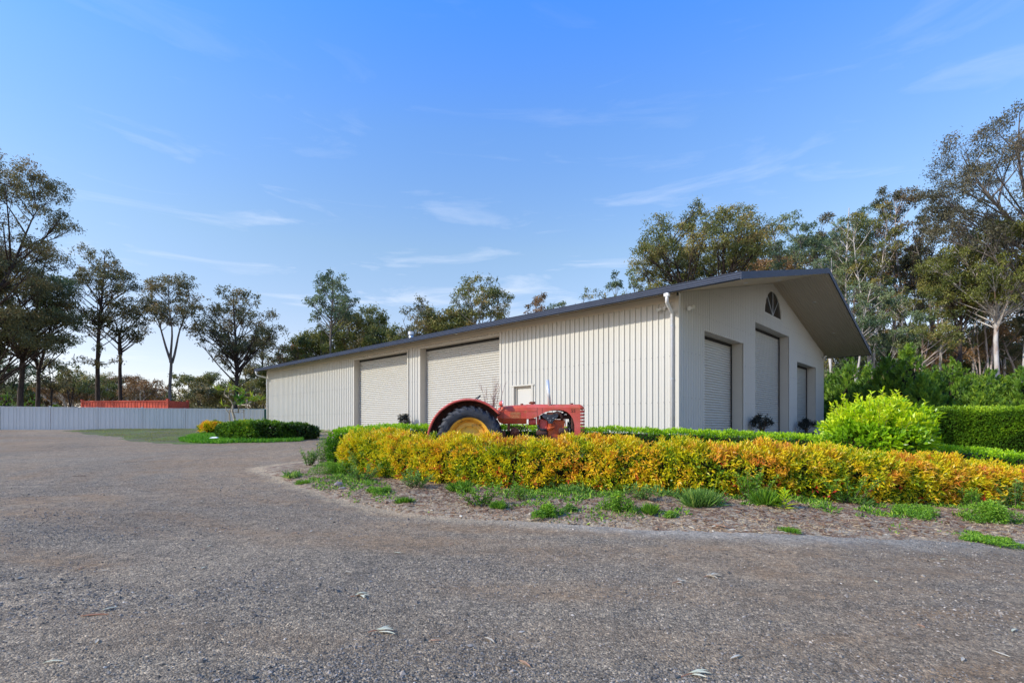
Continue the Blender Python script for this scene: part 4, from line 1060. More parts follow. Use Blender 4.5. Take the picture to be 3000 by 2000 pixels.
# orange clump and leafy clumps of the left bed
gx, gy = G(606, 1278)
bush('orange_shrub', gx, gy+.5, .66, .5, .62, M_nand, 'small orange-brown shrub at the left end of the far left hedge', 'shrub', 900, 5, .10, .035, .42, .45, lump=.2, seed=2, core=True, topb=.12)
M_weed = leaf_mat('weed_leaf', [(.033,.086,.013), (.083,.200,.022), (.165,.343,.028), (.297,.515,.033), (.495,.643,.066)], rough=.5, trans=.35)
M_weedb = leaf_mat('bluish_weed_leaf', [(.036,.093,.022), (.091,.204,.037), (.182,.343,.058), (.327,.499,.087), (.544,.655,.131)], rough=.5, trans=.35)

# ================================================================== EUCALYPTS
def tube_np(out, pts, rad, n):
    mb = out; mb.tube(pts, rad, n, cap=False)
def euc(name, x, y, H, rx, cb, label, material, bark, seed, tr_r=.22, lean=(0, 0), nclump=22, dens=1.0, leaders=1, fork=.45, clump=.30, flat=.62, ls=1.0, shape='round', bare=.0, z0=None, group=None, low=0, droop=.5, ry=None):
    r_ = np.random.default_rng(seed)
    z = gzf(x, y)-.15 if z0 is None else z0
    D_ = y; root = empty(name, (x, y, z), 0, label, 'tree', group)
    ry = ry or rx
    top = np.array([lean[0], lean[1], H])
    # leaders
    lead = []
    def poly(p0, p1, n_, wob, ph):
        t = np.linspace(0, 1, n_)[:, None]; P_ = p0+(p1-p0)*t
        w_ = np.sin(t*5+ph)*wob*t*(1-t*.5)
        return P_ + np.concatenate([w_, w_[::-1]*.6, 0*w_], 1)
    fk = np.array([lean[0]*fork*.6, lean[1]*fork, H*fork])
    mb = MB()
    if leaders == 1:
        T = poly(np.zeros(3), top*np.array([1, 1, .93]), 12, rx*.10, seed % 6)
        lead.append(T); rad = tr_r*(1-.93*np.linspace(0, 1, 12))**.8+.012; rad[0] *= 1.35
        mb.tube(T, list(rad), 8, cap=False)
    else:
        T0 = poly(np.zeros(3), fk, 6, rx*.05, seed % 5)
        rad = tr_r*(1-.35*np.linspace(0, 1, 6)); rad[0] *= 1.3; mb.tube(T0, list(rad), 8, cap=False)
        for k in range(leaders):
            a = 6.28*k/leaders + r_.uniform(-.4, .4) + (seed % 7)
            tip = np.array([lean[0]+math.cos(a)*rx*.55, lean[1]+math.sin(a)*ry*.4, H*r_.uniform(.80, .93)])
            T = poly(T0[-1], tip, 9, rx*.12, k*2+seed); lead.append(np.concatenate([T0, T[1:]]))
            mb.tube(T, list(tr_r*.62*(1-.92*np.linspace(0, 1, 9))+.01), 7, cap=False)
    # clump centres in the crown envelope
    C = []; tries = 0; hc = (1+cb)/2*H; hz = (1-cb)/2*H
    while len(C) < nclump and tries < nclump*60:
        tries += 1
        d = r_.normal(size=3); d /= np.linalg.norm(d); u = r_.uniform(.25, 1)**.45
        if shape == 'flat' and d[2] < -.2: d[2] *= .4
        if shape == 'column': u = r_.uniform(.1, 1)**.6
        c = d*u*np.array([rx, ry, hz])*(1-clump*.55)
        h_ = c[2]/hz
        if shape == 'cone': k = 1-.6*(h_+1)/2; c[0] *= k*1.25; c[1] *= k*1.25
        if shape == 'vase': k = .55+.5*(h_+1)/2; c[0] *= k; c[1] *= k
        lx_ = np.interp((hc+c[2])/H, [0, 1], [0, lean[0]]); ly_ = np.interp((hc+c[2])/H, [0, 1], [0, lean[1]])
        c = c+np.array([lx_, ly_, hc])
        if all(np.linalg.norm((c-q)*np.array([1, 1, 1.3])) > rx*clump*.82 for q in C): C.append(c)
    for k in range(low):                                # stray low sprays on the trunk
        a = r_.uniform(0, 6.28); C.append(np.array([math.cos(a)*rx*.45, math.sin(a)*rx*.4, H*r_.uniform(cb*.55, cb)])+np.array([lean[0]*cb, 0, 0]))
    LS = max(.11, .0050*D_)*ls; LPs = []; LDs = []; LNs = []; LTs = []
    n_c = max(1, len(C))
    for ci, c in enumerate(C):
        cr_ = rx*clump*r_.uniform(.72, 1.25)*(.7 if ci >= nclump else 1)
        T = min(lead, key=lambda Q: np.min(np.linalg.norm(Q[:, :2]-c[:2], axis=1)+abs(Q[:, 2]-c[2])*.3))
        dist = np.linalg.norm(c[:2]-np.array([np.interp(c[2], T[:, 2], T[:, 0]), np.interp(c[2], T[:, 2], T[:, 1])]))
        za = np.clip(c[2]-dist*r_.uniform(.75, 1.25)-cr_*.3, H*cb*.75, T[-1, 2]*.97)
        a0 = np.array([np.interp(za, T[:, 2], T[:, 0]), np.interp(za, T[:, 2], T[:, 1]), za])
        r0 = max(.02, min(tr_r*.42, .035+.022*dist)*(1-.45*za/H)); e_ = c-np.array([0, 0, cr_*.25])
        ctl = a0*.45+e_*.55+np.array([0, 0, -.06*dist])+r_.normal(0, .06*dist+.02, 3)
        t = np.linspace(0, 1, 6)[:, None]; Bz = a0*(1-t)**2+2*ctl*t*(1-t)+e_*t**2
        mb.tube(Bz, list(r0*(1-.75*np.linspace(0, 1, 6))), 5, cap=False)
        nsub = max(5, int(9*(1 if cr_ < 2 else 1.3)))
        sub = r_.normal(size=(nsub, 3)); sub /= np.linalg.norm(sub, axis=1, keepdims=True); sub = sub*np.array([1, 1, flat])*cr_*r_.uniform(.35, 1, (nsub, 1))**.6
        sub[:, 2] = np.where(sub[:, 2] < -.45*cr_, -sub[:, 2]*.6, sub[:, 2])
        for q in sub:
            p1 = c+q; p0 = Bz[r_.integers(3, 6)]
            m_ = (p0+p1)/2+r_.normal(0, cr_*.08, 3); mb.tube([p0, m_, p1], [r0*.30, r0*.2, .008], 3, cap=False)
        if r_.random() < bare: continue
        area = cr_*cr_*3.1; nlf = int(dens*area*1.25/(LS*LS*.17)/1.0); nlf = min(nlf, 2600)
        w_ = r_.integers(0, nsub, nlf); sg = cr_*.19
        Q = c+sub[w_]+r_.normal(size=(nlf, 3))*np.array([sg, sg, sg*.8])
        LPs.append(Q)
        dd = r_.normal(size=(nlf, 3)); dd /= np.linalg.norm(dd, axis=1, keepdims=True); dd = dd+np.array([0, 0, -droop]); LDs.append(dd)
        LNs.append(r_.normal(size=(nlf, 3))+np.array([0, 0, .8])); LTs.append(np.full(nlf, r_.uniform(.18, .82))+.14*r_.normal(size=nlf)+.10*(Q[:, 2]-c[2])/cr_)
    mb.build('trunk', bark, root, smooth=True)
    if LPs:
        P_ = np.concatenate(LPs); n_ = len(P_)
        link('crown', leaves_mesh('crown', P_, np.concatenate(LDs), np.concatenate(LNs), LS*r_.uniform(.7, 1.35, n_), LS*.34*r_.uniform(.8, 1.3, n_), np.concatenate(LTs), material), root)
    return root
E_dark = leaf_mat('ironbark_leaf', [(.072,.088,.042), (.128,.142,.057), (.198,.186,.067), (.306,.250,.094), (.394,.266,.118)], rough=.5, trans=.22)
E_olive = leaf_mat('gum_leaf_olive', [(.063,.087,.029), (.114,.144,.036), (.208,.222,.050), (.332,.299,.074), (.416,.271,.098)], rough=.45, trans=.25)
E_blue = leaf_mat('gum_leaf_bluegreen', [(.054,.090,.050), (.097,.161,.079), (.173,.240,.107), (.259,.320,.133), (.323,.320,.142)], rough=.45, trans=.25)
E_brown = leaf_mat('gum_leaf_brown', [(.095,.067,.029), (.169,.113,.047), (.276,.161,.067), (.361,.209,.083), (.466,.265,.118)], rough=.5, trans=.22)
E_yel = leaf_mat('gum_leaf_yellow', [(.055,.077,.022), (.110,.143,.033), (.198,.220,.044), (.297,.297,.061), (.330,.275,.077)], rough=.45, trans=.3)
E_mix = leaf_mat('gum_leaf_mixed', [(.04,.05,.025), (.075,.09,.035), (.13,.12,.05), (.19,.13,.065), (.23,.15,.075)], rough=.5, trans=.22)
E_corner = leaf_mat('gum_leaf_grey', [(.055,.055,.033), (.094,.094,.050), (.132,.127,.066), (.176,.154,.083), (.220,.165,.099)], rough=.5, trans=.22)
B_iron = mat('ironbark', (.03,.022,.019), (.085,.062,.05), scale=9, rough=.95, bump=1, bscale=18, stretch=(1, 1, .25))
B_grey = mat('grey_bark', (.10,.085,.07), (.22,.19,.165), scale=4, rough=.9, bump=.5, bscale=15, stretch=(1, 1, .4))
B_white = mat('white_gum_bark', (.42,.38,.34), (.60,.56,.52), scale=2.2, rough=.7, bump=.2, c3=(.33,.20,.13), s3=1.6, stretch=(1, 1, .45))
B_pink = mat('pinkish_gum_bark', (.30,.20,.15), (.48,.42,.38), scale=1.6, rough=.8, bump=.2, stretch=(1, 1, .4))

def T(px, D, ptop, w_px, cbpx, **k):
    """tree measured in the photo: trunk at px, distance D, crown top row, crown width, crown bottom row"""
    x = at(px, D); H = zat(ptop, D)-gzf(x, D); cb = (zat(cbpx, D)-gzf(x, D))/H
    return dict(x=x, y=D, H=H, rx=w_px/2*D/1501, cb=max(.08, cb), **k)
g1 = 'tall gum trees behind the pale fence'
g2 = 'gum trees rising behind the shed roof'
g3 = 'gum forest trees behind the right-hand conifers'
g4 = 'wide low gums in the far woodland'
trees = [
 (T(-75, 42, 395, 420, 960, tr_r=.30, nclump=78, clump=.19, dens=.62, leaders=2, fork=.35, lean=(2.0, 0)), 'tallest dark gum cut by the left edge of the picture', E_dark, B_iron, 11, g1),
 (T(-20, 46, 700, 400, 1090, tr_r=.24, nclump=62, clump=.20, dens=.62, leaders=2, fork=.3), 'dark gum with a forked trunk at the left edge below the tallest crown', E_dark, B_iron, 12, g1),
 (T(62, 48, 690, 300, 1060, tr_r=.28, nclump=52, clump=.21, dens=.60, leaders=2, fork=.33), 'thick black-trunked gum second from the left edge', E_dark, B_iron, 13, g1),
 (T(110, 50, 770, 260, 1060, tr_r=.22, nclump=40, clump=.22, dens=.62, leaders=2, fork=.35, low=2), 'gum with two slim dark trunks left of the red container', E_blue, B_iron, 14, g1),
 (T(282, 54, 706, 205, 1000, tr_r=.24, nclump=46, dens=.62, lean=(.7, 0), low=6, clump=.235, shape='round'), 'tall straight gum behind the left half of the red container', E_dark, B_iron, 15, g1),
 (T(353, 56, 855, 175, 1010, tr_r=.22, nclump=34, clump=.25, dens=.62, leaders=2, fork=.55, low=1), 'short gum with a round crown behind the middle of the red container', E_dark, B_iron, 16, g1),
 (T(500, 54, 788, 225, 975, tr_r=.20, nclump=46, dens=.50, leaders=3, fork=.42, shape='vase', clump=.21), 'bare-stemmed gum with a fan-shaped crown at the right end of the red container', E_dark, B_grey, 17, g1),
 (T(690, 58, 824, 245, 1090, tr_r=.26, nclump=56, dens=.60, clump=.21, low=3, leaders=1), 'broad dark gum behind the frangipani', E_dark, B_iron, 18, g1),
 (T(772, 70, 938, 135, 1130, tr_r=.16, nclump=28, clump=.26, dens=.6, low=3), 'small slender gum just left of the shed roof end', E_dark, B_iron, 19, g1),
 (T(848, 62, 990, 130, 1120, tr_r=.12, nclump=13, dens=.25, leaders=3, fork=.3, shape='vase', bare=.4), 'nearly bare twiggy gum above the left end of the roof', E_brown, B_grey, 20, g2),
 (T(970, 60, 770, 165, 960, tr_r=.22, nclump=42, dens=.75, clump=.23, low=3, shape='cone'), 'tall pointed gum above the left part of the shed roof', E_blue, B_grey, 21, g2),
 (T(905, 66, 955, 180, 1120, tr_r=.16, nclump=26, dens=1.0, leaders=2), 'low olive gum left of the tall pointed one', E_olive, B_grey, 22, g2),
 (T(1060, 66, 880, 200, 1080, tr_r=.18, nclump=34, dens=1.0, leaders=3, fork=.3), 'rounded olive gum right of the tall pointed one', E_olive, B_grey, 23, g2),
 (T(1130, 62, 935, 150, 1080, tr_r=.16, nclump=16, dens=1.0, leaders=2, fork=.3), 'yellowish gum low over the roof vent', E_yel, B_grey, 24, g2),
 (T(1215, 56, 850, 125, 1000, tr_r=.13, nclump=20, dens=.65, leaders=2, fork=.5, clump=.30, low=2, flat=.5), 'spindly gum with separate leaf tufts right of the roof vent', E_dark, B_grey, 25, g2),
 (T(1320, 58, 890, 185, 1040, tr_r=.18, nclump=34, dens=1.35, clump=.34, flat=.8), 'dense domed tree above the middle of the roof', E_olive, B_grey, 26, g2),
 (T(1405, 54, 806, 200, 950, tr_r=.16, nclump=36, dens=.62, leaders=3, fork=.42, clump=.24), 'open airy gum above the middle of the roof', E_olive, B_grey, 27, g2),
 (T(1568, 60, 848, 95, 960, tr_r=.14, nclump=12, dens=.9, leaders=1), 'red-brown tree peeping over the roof', mat and E_brown, B_grey, 28, g2),
 (T(1640, 60, 858, 85, 980, tr_r=.14, nclump=9, dens=1.0), 'small green tree beside the red-brown one over the roof', E_blue, B_grey, 29, g2),
 (T(1730, 58, 832, 120, 950, tr_r=.12, nclump=11, dens=.42, leaders=3, fork=.5, clump=.24), 'thin wispy gum over the roof left of the broad crown', E_olive, B_grey, 30, g2),
 (T(1835, 52, 762, 120, 920, tr_r=.16, nclump=15, dens=.95, leaders=2, fork=.4), 'green gum at the left foot of the broad crown', E_blue, B_grey, 31, g2),
 (T(2055, 48, 605, 430, 880, tr_r=.34, nclump=95, dens=.60, leaders=4, fork=.28, clump=.155, shape='flat', low=4), 'very broad dark-limbed gum above the shed corner', E_olive, B_iron, 32, g2),
 (T(1960, 50, 690, 230, 900, tr_r=.22, nclump=26, dens=.85, leaders=3, fork=.3, clump=.23), 'gum filling the left side of the broad crown', E_olive, B_iron, 33, g2),
 (T(2230, 56, 720, 190, 900, tr_r=.18, nclump=20, dens=.8, leaders=3, fork=.3), 'brownish low gum above the gable apex', E_brown, B_iron, 34, g2),
 (T(2300, 50, 600, 160, 800, tr_r=.17, nclump=20, dens=.72, leaders=2, fork=.5, clump=.25), 'slender forked gum just left of the gable peak', E_blue, B_grey, 35, g2),
 (T(2385, 52, 650, 130, 860, tr_r=.17, nclump=16, dens=1.0, leaders=2), 'dark green gum behind the gable peak', E_blue, B_grey, 36, g2),
 (T(2470, 48, 555, 150, 870, tr_r=.17, nclump=33, dens=.78, leaders=1, lean=(.6, 0)), 'slim gum directly right of the gable peak', E_blue, B_white, 37, g3),
 (T(2552, 46, 545, 170, 860, tr_r=.20, nclump=39, dens=.75, leaders=2, fork=.2, clump=.24), 'pale twin-stemmed gum beside the barge board', E_olive, B_white, 38, g3),
 (T(2640, 50, 515, 210, 830, tr_r=.22, nclump=48, dens=.85, leaders=3, fork=.4, clump=.22), 'tall brown-leaved gum in the middle of the right-hand forest', E_mix, B_pink, 39, g3),
 (T(2735, 48, 590, 200, 850, tr_r=.22, nclump=42, dens=.8, leaders=3, fork=.45, clump=.22), 'grey-limbed gum leaning over the forest middle', E_mix, B_grey, 40, g3),
 (T(2925, 40, 640, 350, 900, tr_r=.20, nclump=62, dens=.80, leaders=2, fork=.55, clump=.20, lean=(-.3, 0)), 'white-trunked gum with yellow-green crown near the right edge', E_yel, B_white, 41, g3),
 (T(3040, 38, 300, 580, 800, tr_r=.30, nclump=90, dens=.50, leaders=3, fork=.5, clump=.17, lean=(-.5, 0)), 'tallest open-crowned gum at the upper right corner', E_corner, B_grey, 42, g3),
 (T(2985, 41, 800, 150, 900, tr_r=.12, nclump=10, dens=.6, leaders=2, fork=.55, lean=(1.2, 0)), 'thin white gum leaning right beside the white trunk', E_olive, B_white, 43, g3),
 (T(2505, 42, 800, 200, 1040, tr_r=.14, nclump=24, dens=1.05, leaders=2, fork=.3, clump=.26), 'leafy grey-green young gum behind the barge board', E_blue, B_white, 44, g3),
 (T(2620, 42, 850, 200, 1060, tr_r=.14, nclump=24, dens=1.0, leaders=2, fork=.3, clump=.26), 'grey-green young gum above the tallest conifer', E_blue, B_white, 45, g3),
 (T(2700, 40, 880, 190, 1080, tr_r=.13, nclump=20, dens=.75, leaders=2, fork=.3, clump=.26), 'thin-leaved young gum left of the black trunk', E_olive, B_pink, 46, g3),
 (T(2812, 42, 700, 220, 960, tr_r=.20, nclump=42, dens=.8, leaders=1, clump=.22, low=4), 'black-trunked gum in front of the forest right of centre', E_olive, B_iron, 47, g3),
 (T(2870, 44, 880, 160, 1080, tr_r=.12, nclump=16, dens=.5, leaders=3, fork=.3, bare=.3), 'twiggy brown sapling left of the white trunk', E_brown, B_pink, 48, g3),
 (T(2985, 44, 880, 200, 1090, tr_r=.2, nclump=22, dens=.9, leaders=2, fork=.3), 'rusty-trunked dark gum at the right edge behind the white one', E_dark, B_pink, 49, g3),
 (T(2440, 46, 870, 120, 1080, tr_r=.12, nclump=14, dens=.9), 'small olive gum hidden behind the eave corner', E_olive, B_grey, 50, g3),
]
for k, (px, D_, pt, w_) in enumerate([(860, 64, 1000, 150), (935, 62, 935, 170), (1015, 70, 925, 170), (1095, 64, 955, 150), (1165, 60, 940, 140), (1250, 62, 915, 150), (1480, 60, 900, 130), (1525, 58, 905, 110), (1690, 62, 870, 120), (1775, 60, 850, 120), (1880, 56, 800, 160)]):
    trees.append((T(px, D_, pt, w_, 1130, tr_r=.12, nclump=30, dens=1.0, leaders=3, fork=.25, clump=.26), 'low gum filling the treeline over the roof %s' % ('at its far left end', 'below the tall pointed gum', 'right of the tall pointed gum', 'left of the roof vent', 'behind the roof vent', 'left of the dense domed tree', 'right of the open airy gum', 'left of the red-brown tree', 'right of the small green tree', 'right of the thin wispy gum', 'under the broad crown')[k], [E_olive, E_yel, E_olive, E_dark, E_olive][k % 5], B_grey, 140+k, g2))
for k, (px, D_, pt, w_) in enumerate([(2180, 60, 660, 190), (2270, 58, 690, 170), (2350, 60, 640, 170), (2430, 58, 600, 150), (2500, 60, 620, 150)]):
    trees.append((T(px, D_, pt, w_, 900, tr_r=.14, nclump=34, dens=.8, leaders=2, fork=.4, clump=.24), 'gum closing the skyline %s' % ('right of the broad crown', 'over the front of the gable', 'over the gable apex', 'at the barge board top', 'right of the barge board top')[k], [E_mix, E_olive, E_blue][k % 3], B_grey, 160+k, g3))
for k in range(12):
    px = 2440+50*k+(k*29) % 23; trees.append((T(px, 43+(k*5) % 9, 690+((k*67) % 140), 90, 960, tr_r=.13, nclump=16, dens=.7, leaders=1+(k % 3 == 0), fork=.3, clump=.34, lean=(((k*3) % 5-2)*.35, 0)), 'slim pale-poled gum %s' % ('touching the barge board', 'just right of the barge board', 'between the pale twin stems', 'right of the twin stems', 'over the tallest conifer', 'right of the tallest conifer', 'left of the black trunk', 'right of the black trunk', 'over the light green conifer', 'left of the white trunk', 'right of the white trunk', 'at the right frame edge')[k], [E_blue, E_olive, E_mix][k % 3], [B_white, B_pink, B_white, B_grey][k % 4], 180+k, g3))
mids = [(2450, 905), (2535, 930), (2600, 960), (2680, 920), (2760, 950), (2840, 900), (2905, 960), (2965, 930), (3040, 900)]
for k, (px, pt) in enumerate(mids):
    trees.append((T(px, 49+(k*5) % 7, pt, 190, 1150, tr_r=.11, nclump=34, dens=.95, leaders=3, fork=.2, clump=.25), ['grey-green sapling thicket %s' % w for w in ('by the eave corner', 'left of the tallest conifer', 'behind the tallest conifer', 'right of the tallest conifer', 'before the black trunk', 'right of the black trunk', 'beside the white trunk', 'right of the white trunk', 'cut by the right edge')][k], [E_blue, E_olive, E_blue, E_brown][k % 4], [B_pink, B_white][k % 2], 120+k, g3))
for k, (px, D_, pt, w_) in enumerate([(-40, 62, 960, 170), (25, 66, 1000, 150), (150, 70, 1030, 110), (205, 74, 1060, 100)]):
    trees.append((T(px, D_, pt, w_, 1160, tr_r=.14, nclump=30, dens=.8, leaders=2, fork=.35, clump=.24), 'middle-distance gum under the dark left-hand crowns, %s' % ('cut by the left edge', 'left of the thick black trunk', 'right of the two slim dark trunks', 'nearest the container')[k], [E_dark, E_blue, E_dark, E_olive][k], B_iron, 210+k, g1))
for k in range(9):                                     # forest depth behind, seen between the nearer trees
    px = 2420+78*k+(k*37) % 30; D_ = 60+(k*7) % 14
    trees.append((T(px, D_, 640+((k*53) % 110)-(40 if k > 5 else 0), 190, 960, tr_r=.2+.04*(k % 3), nclump=22, dens=.9, leaders=2, fork=.35, clump=.25, low=3), ['deep-forest gum seen through gaps behind the %s' % w for w in ('eave corner', 'twin-stemmed gum', 'brown-leaved gum', 'tallest conifer', 'forest centre', 'black trunk', 'twiggy sapling', 'white trunk', 'rusty trunk')][k], [E_olive, E_dark, E_brown][k % 3], [B_white, B_pink, B_grey][k % 3], 60+k, g3))
far = [(-60, 1120, 150), (30, 1105, 160), (120, 1125, 150), (200, 1100, 170), (275, 1088, 190), (345, 1090, 170), (420, 1098, 150), (462, 1130, 120)]
for k, (px, pt, w_) in enumerate(far):
    trees.append((T(px, 98+(k % 3)*6, pt, w_, 1205, tr_r=.3, nclump=26, dens=1.0, leaders=4, fork=.22, clump=.24, shape='flat', ls=.8), 'low spreading brownish gum of the far woodland, %s' % ('beyond the left edge', 'at the far left edge', 'between the dark trunks', 'left of the container', 'over the container left end', 'over the container middle', 'over the container right half', 'at the container right end')[k], [E_brown, E_olive, E_brown][k % 3], B_white, 80+k, g4))
for k, (px, pt, w_, D_) in enumerate([(545, 1085, 120, 80), (590, 1110, 110, 74), (640, 1070, 140, 84), (700, 1095, 130, 76), (745, 1050, 120, 70), (800, 1060, 150, 68), (850, 1085, 130, 66)]):
    trees.append((T(px, D_, pt, w_, 1215, tr_r=.16, nclump=20, dens=1.25, leaders=3, fork=.2, clump=.30, ls=.9), 'bushy olive tree low behind the fence, %s' % ('right of the container', 'left of the frangipani', 'behind the frangipani left branches', 'behind the frangipani trunk', 'left of the shed end', 'at the shed end', 'just over the shed end')[k], [E_olive, E_dark, E_olive][k % 3], B_grey, 95+k, g4))
for kw, lab, lm, bk, sd_, gr in trees: euc('gum_tree', label=lab, material=lm, bark=bk, seed=sd_, group=gr, **kw)

# understorey scrub behind the conifers, and far bush line closing the horizon
def scrub(name, x0, x1, y0, y1, h0, h1, n, L, material, base=.45, kind='stuff'):
    X = rng.uniform(x0, x1, n); Y = rng.uniform(y0, y1, n)
    hh = h0+(h1-h0)*(.5+.5*vnoise(X, Y, .35, 77)); Z = gz(X, Y)+rng.random(n)**.8*hh
    tb = base+.25*vnoise(X*1.2+Z, Y, .6, 78)+rng.normal(0, .13, n)
    o = link(name, leaves_mesh(name, np.stack([X, Y, Z], 1), rdir(n)+np.array([0, 0, .2]), rdir(n)+np.array([0, 0, .6]), L*rng.uniform(.7, 1.3, n), L*.34*rng.uniform(.8, 1.2, n), tb, material))
    return tag(o, kind=kind)
scrub('undergrowth', 24, 66, 33, 48, 1.5, 6.0, 60000, .26, E_olive)
scrub('forest_understorey', 34, 90, 58, 74, 5, 13, 80000, .42, E_mix, .36)
scrub('far_woods', -140, 160, 118, 150, 5, 12, 60000, .8, E_brown, .35)
scrub('fence_undergrowth', -45, -18, 56, 70, .8, 3.2, 16000, .35, E_dark, .5)

# ---- conifers
M_con = leaf_mat('conifer_spray', [(.029,.066,.011), (.062,.142,.017), (.126,.248,.023), (.250,.383,.027), (.475,.554,.048)], rough=.5, trans=.2)
def conifer(x, y, H, Rb, label, n=1000, seed=0, base=.42, grp='conifers screening the forest'):
    z = gzf(x, y)-.05; root = empty('conifer', (x, y, z), 0, label, 'conifer', grp); r_ = np.random.default_rng(seed)
    h = 1-np.sqrt(r_.random(n)); h = np.clip(h, 0, .985); az = r_.uniform(0, 6.283, n)
    prof = Rb*(np.clip(1-h, 0, 1)**.95*1.1)*(1+.18*np.sin(h*14+az*2+seed)+.12*np.sin(az*5+seed)); u = r_.uniform(.62, 1.05, n)
    P = np.stack([np.cos(az)*prof*u, np.sin(az)*prof*u, h*H+.08], 1); out = np.stack([np.cos(az), np.sin(az), np.zeros(n)], 1)
    dr = unit(out*(.75-.45*h[:, None])+np.array([0, 0, .75])+r_.normal(0, .22, (n, 3))); m_ = 11
    ln_ = (.36*(1-h*.55))[:, None]*r_.uniform(.6, 1.1, (n, 1))
    t = np.tile(np.linspace(0, 1, m_), n)[:, None]; Pp = np.repeat(P, m_, 0)+np.repeat(dr*ln_, m_, 0)*t
    side = unit(np.cross(np.repeat(dr, m_, 0), np.repeat(unit(out+r_.normal(0, .4, (n, 3))), m_, 0))); sg = np.tile(np.array([-1, 1]*6)[:m_], n)[:, None]
    dd = unit(np.repeat(dr, m_, 0)*.8+side*sg*.75*(1-t*.8)+r_.normal(0, .15, (n*m_, 3)))
    tb = np.repeat(base+.10*(h-.4)+.15*(u-.8)*3+.1*r_.normal(size=n), m_)+.06*r_.normal(size=n*m_)+t[:, 0]*.14
    link('foliage', leaves_mesh('foliage', Pp, dd, np.repeat(out, m_, 0)+r_.normal(0, .3, (n*m_, 3)), .19*r_.uniform(.7, 1.2, n*m_)*np.repeat(.8+.3*(1-h), m_), .055*np.ones(n*m_), tb, M_con), root)
    mb = MB(); mb.tube([(0, 0, 0), (0, 0, H*.9)], [.09, .02], 6, cap=False); mb.build('trunk', B_grey, root)
    mb = MB(); mb.lathe([(Rb*.60, .15), (Rb*.42, H*.33), (Rb*.22, H*.6), (.02, H*.8)], 10); mb.build('dark_filler', M_core, root)  # added dark cone filling the conifer behind its sprays
con = [(2440, 1095, 110, 33), (2488, 1060, 120, 32), (2545, 1085, 110, 30), (2600, 1062, 130, 26), (2665, 1032, 140, 25), (2735, 1095, 110, 27), (2790, 1075, 150, 25.5), (2845, 1115, 110, 27), (2905, 1100, 140, 25), (2960, 1120, 110, 26), (3010, 1085, 140, 24), (3080, 1100, 150, 24), (2425, 1130, 90, 36), (2700, 1120, 110, 23), (2870, 1140, 120, 23.5)]
where = ['against the shed corner', 'second from the shed corner, pointed', 'low one left of the bare pale stump', 'broad one left of the tallest', 'tallest pointed one in the row', 'low one right of the tallest', 'light green one right of centre', 'low one below the black trunk', 'below the twiggy sapling', 'below the white trunk', 'at the right edge of the picture', 'cut off by the right edge', 'half hidden by the shed corner', 'short one in front of the tallest', 'short one above the tall clipped hedge']
for k, (px, pt, wp, D_) in enumerate(con):
    x = at(px, D_); conifer(x, D_, (zat(pt, D_)-gzf(x, D_))*1.10, wp*.72*D_/1501, 'feathery green conifer '+where[k], n=1150, seed=200+k, base=.34+.10*((k*7) % 5)/4)
for k, (px, pt) in enumerate([(18, 1150), (98, 1158), (165, 1185)]):
    D_ = 60; x = at(px, D_); conifer(x, D_, zat(pt, D_)-gzf(x, D_), 2.0, 'dark conifer showing just above the left fence, %s' % ('leftmost', 'between the black trunks', 'small, left of the container')[k], n=380, seed=240+k, base=.4, grp='conifers above the left fence')

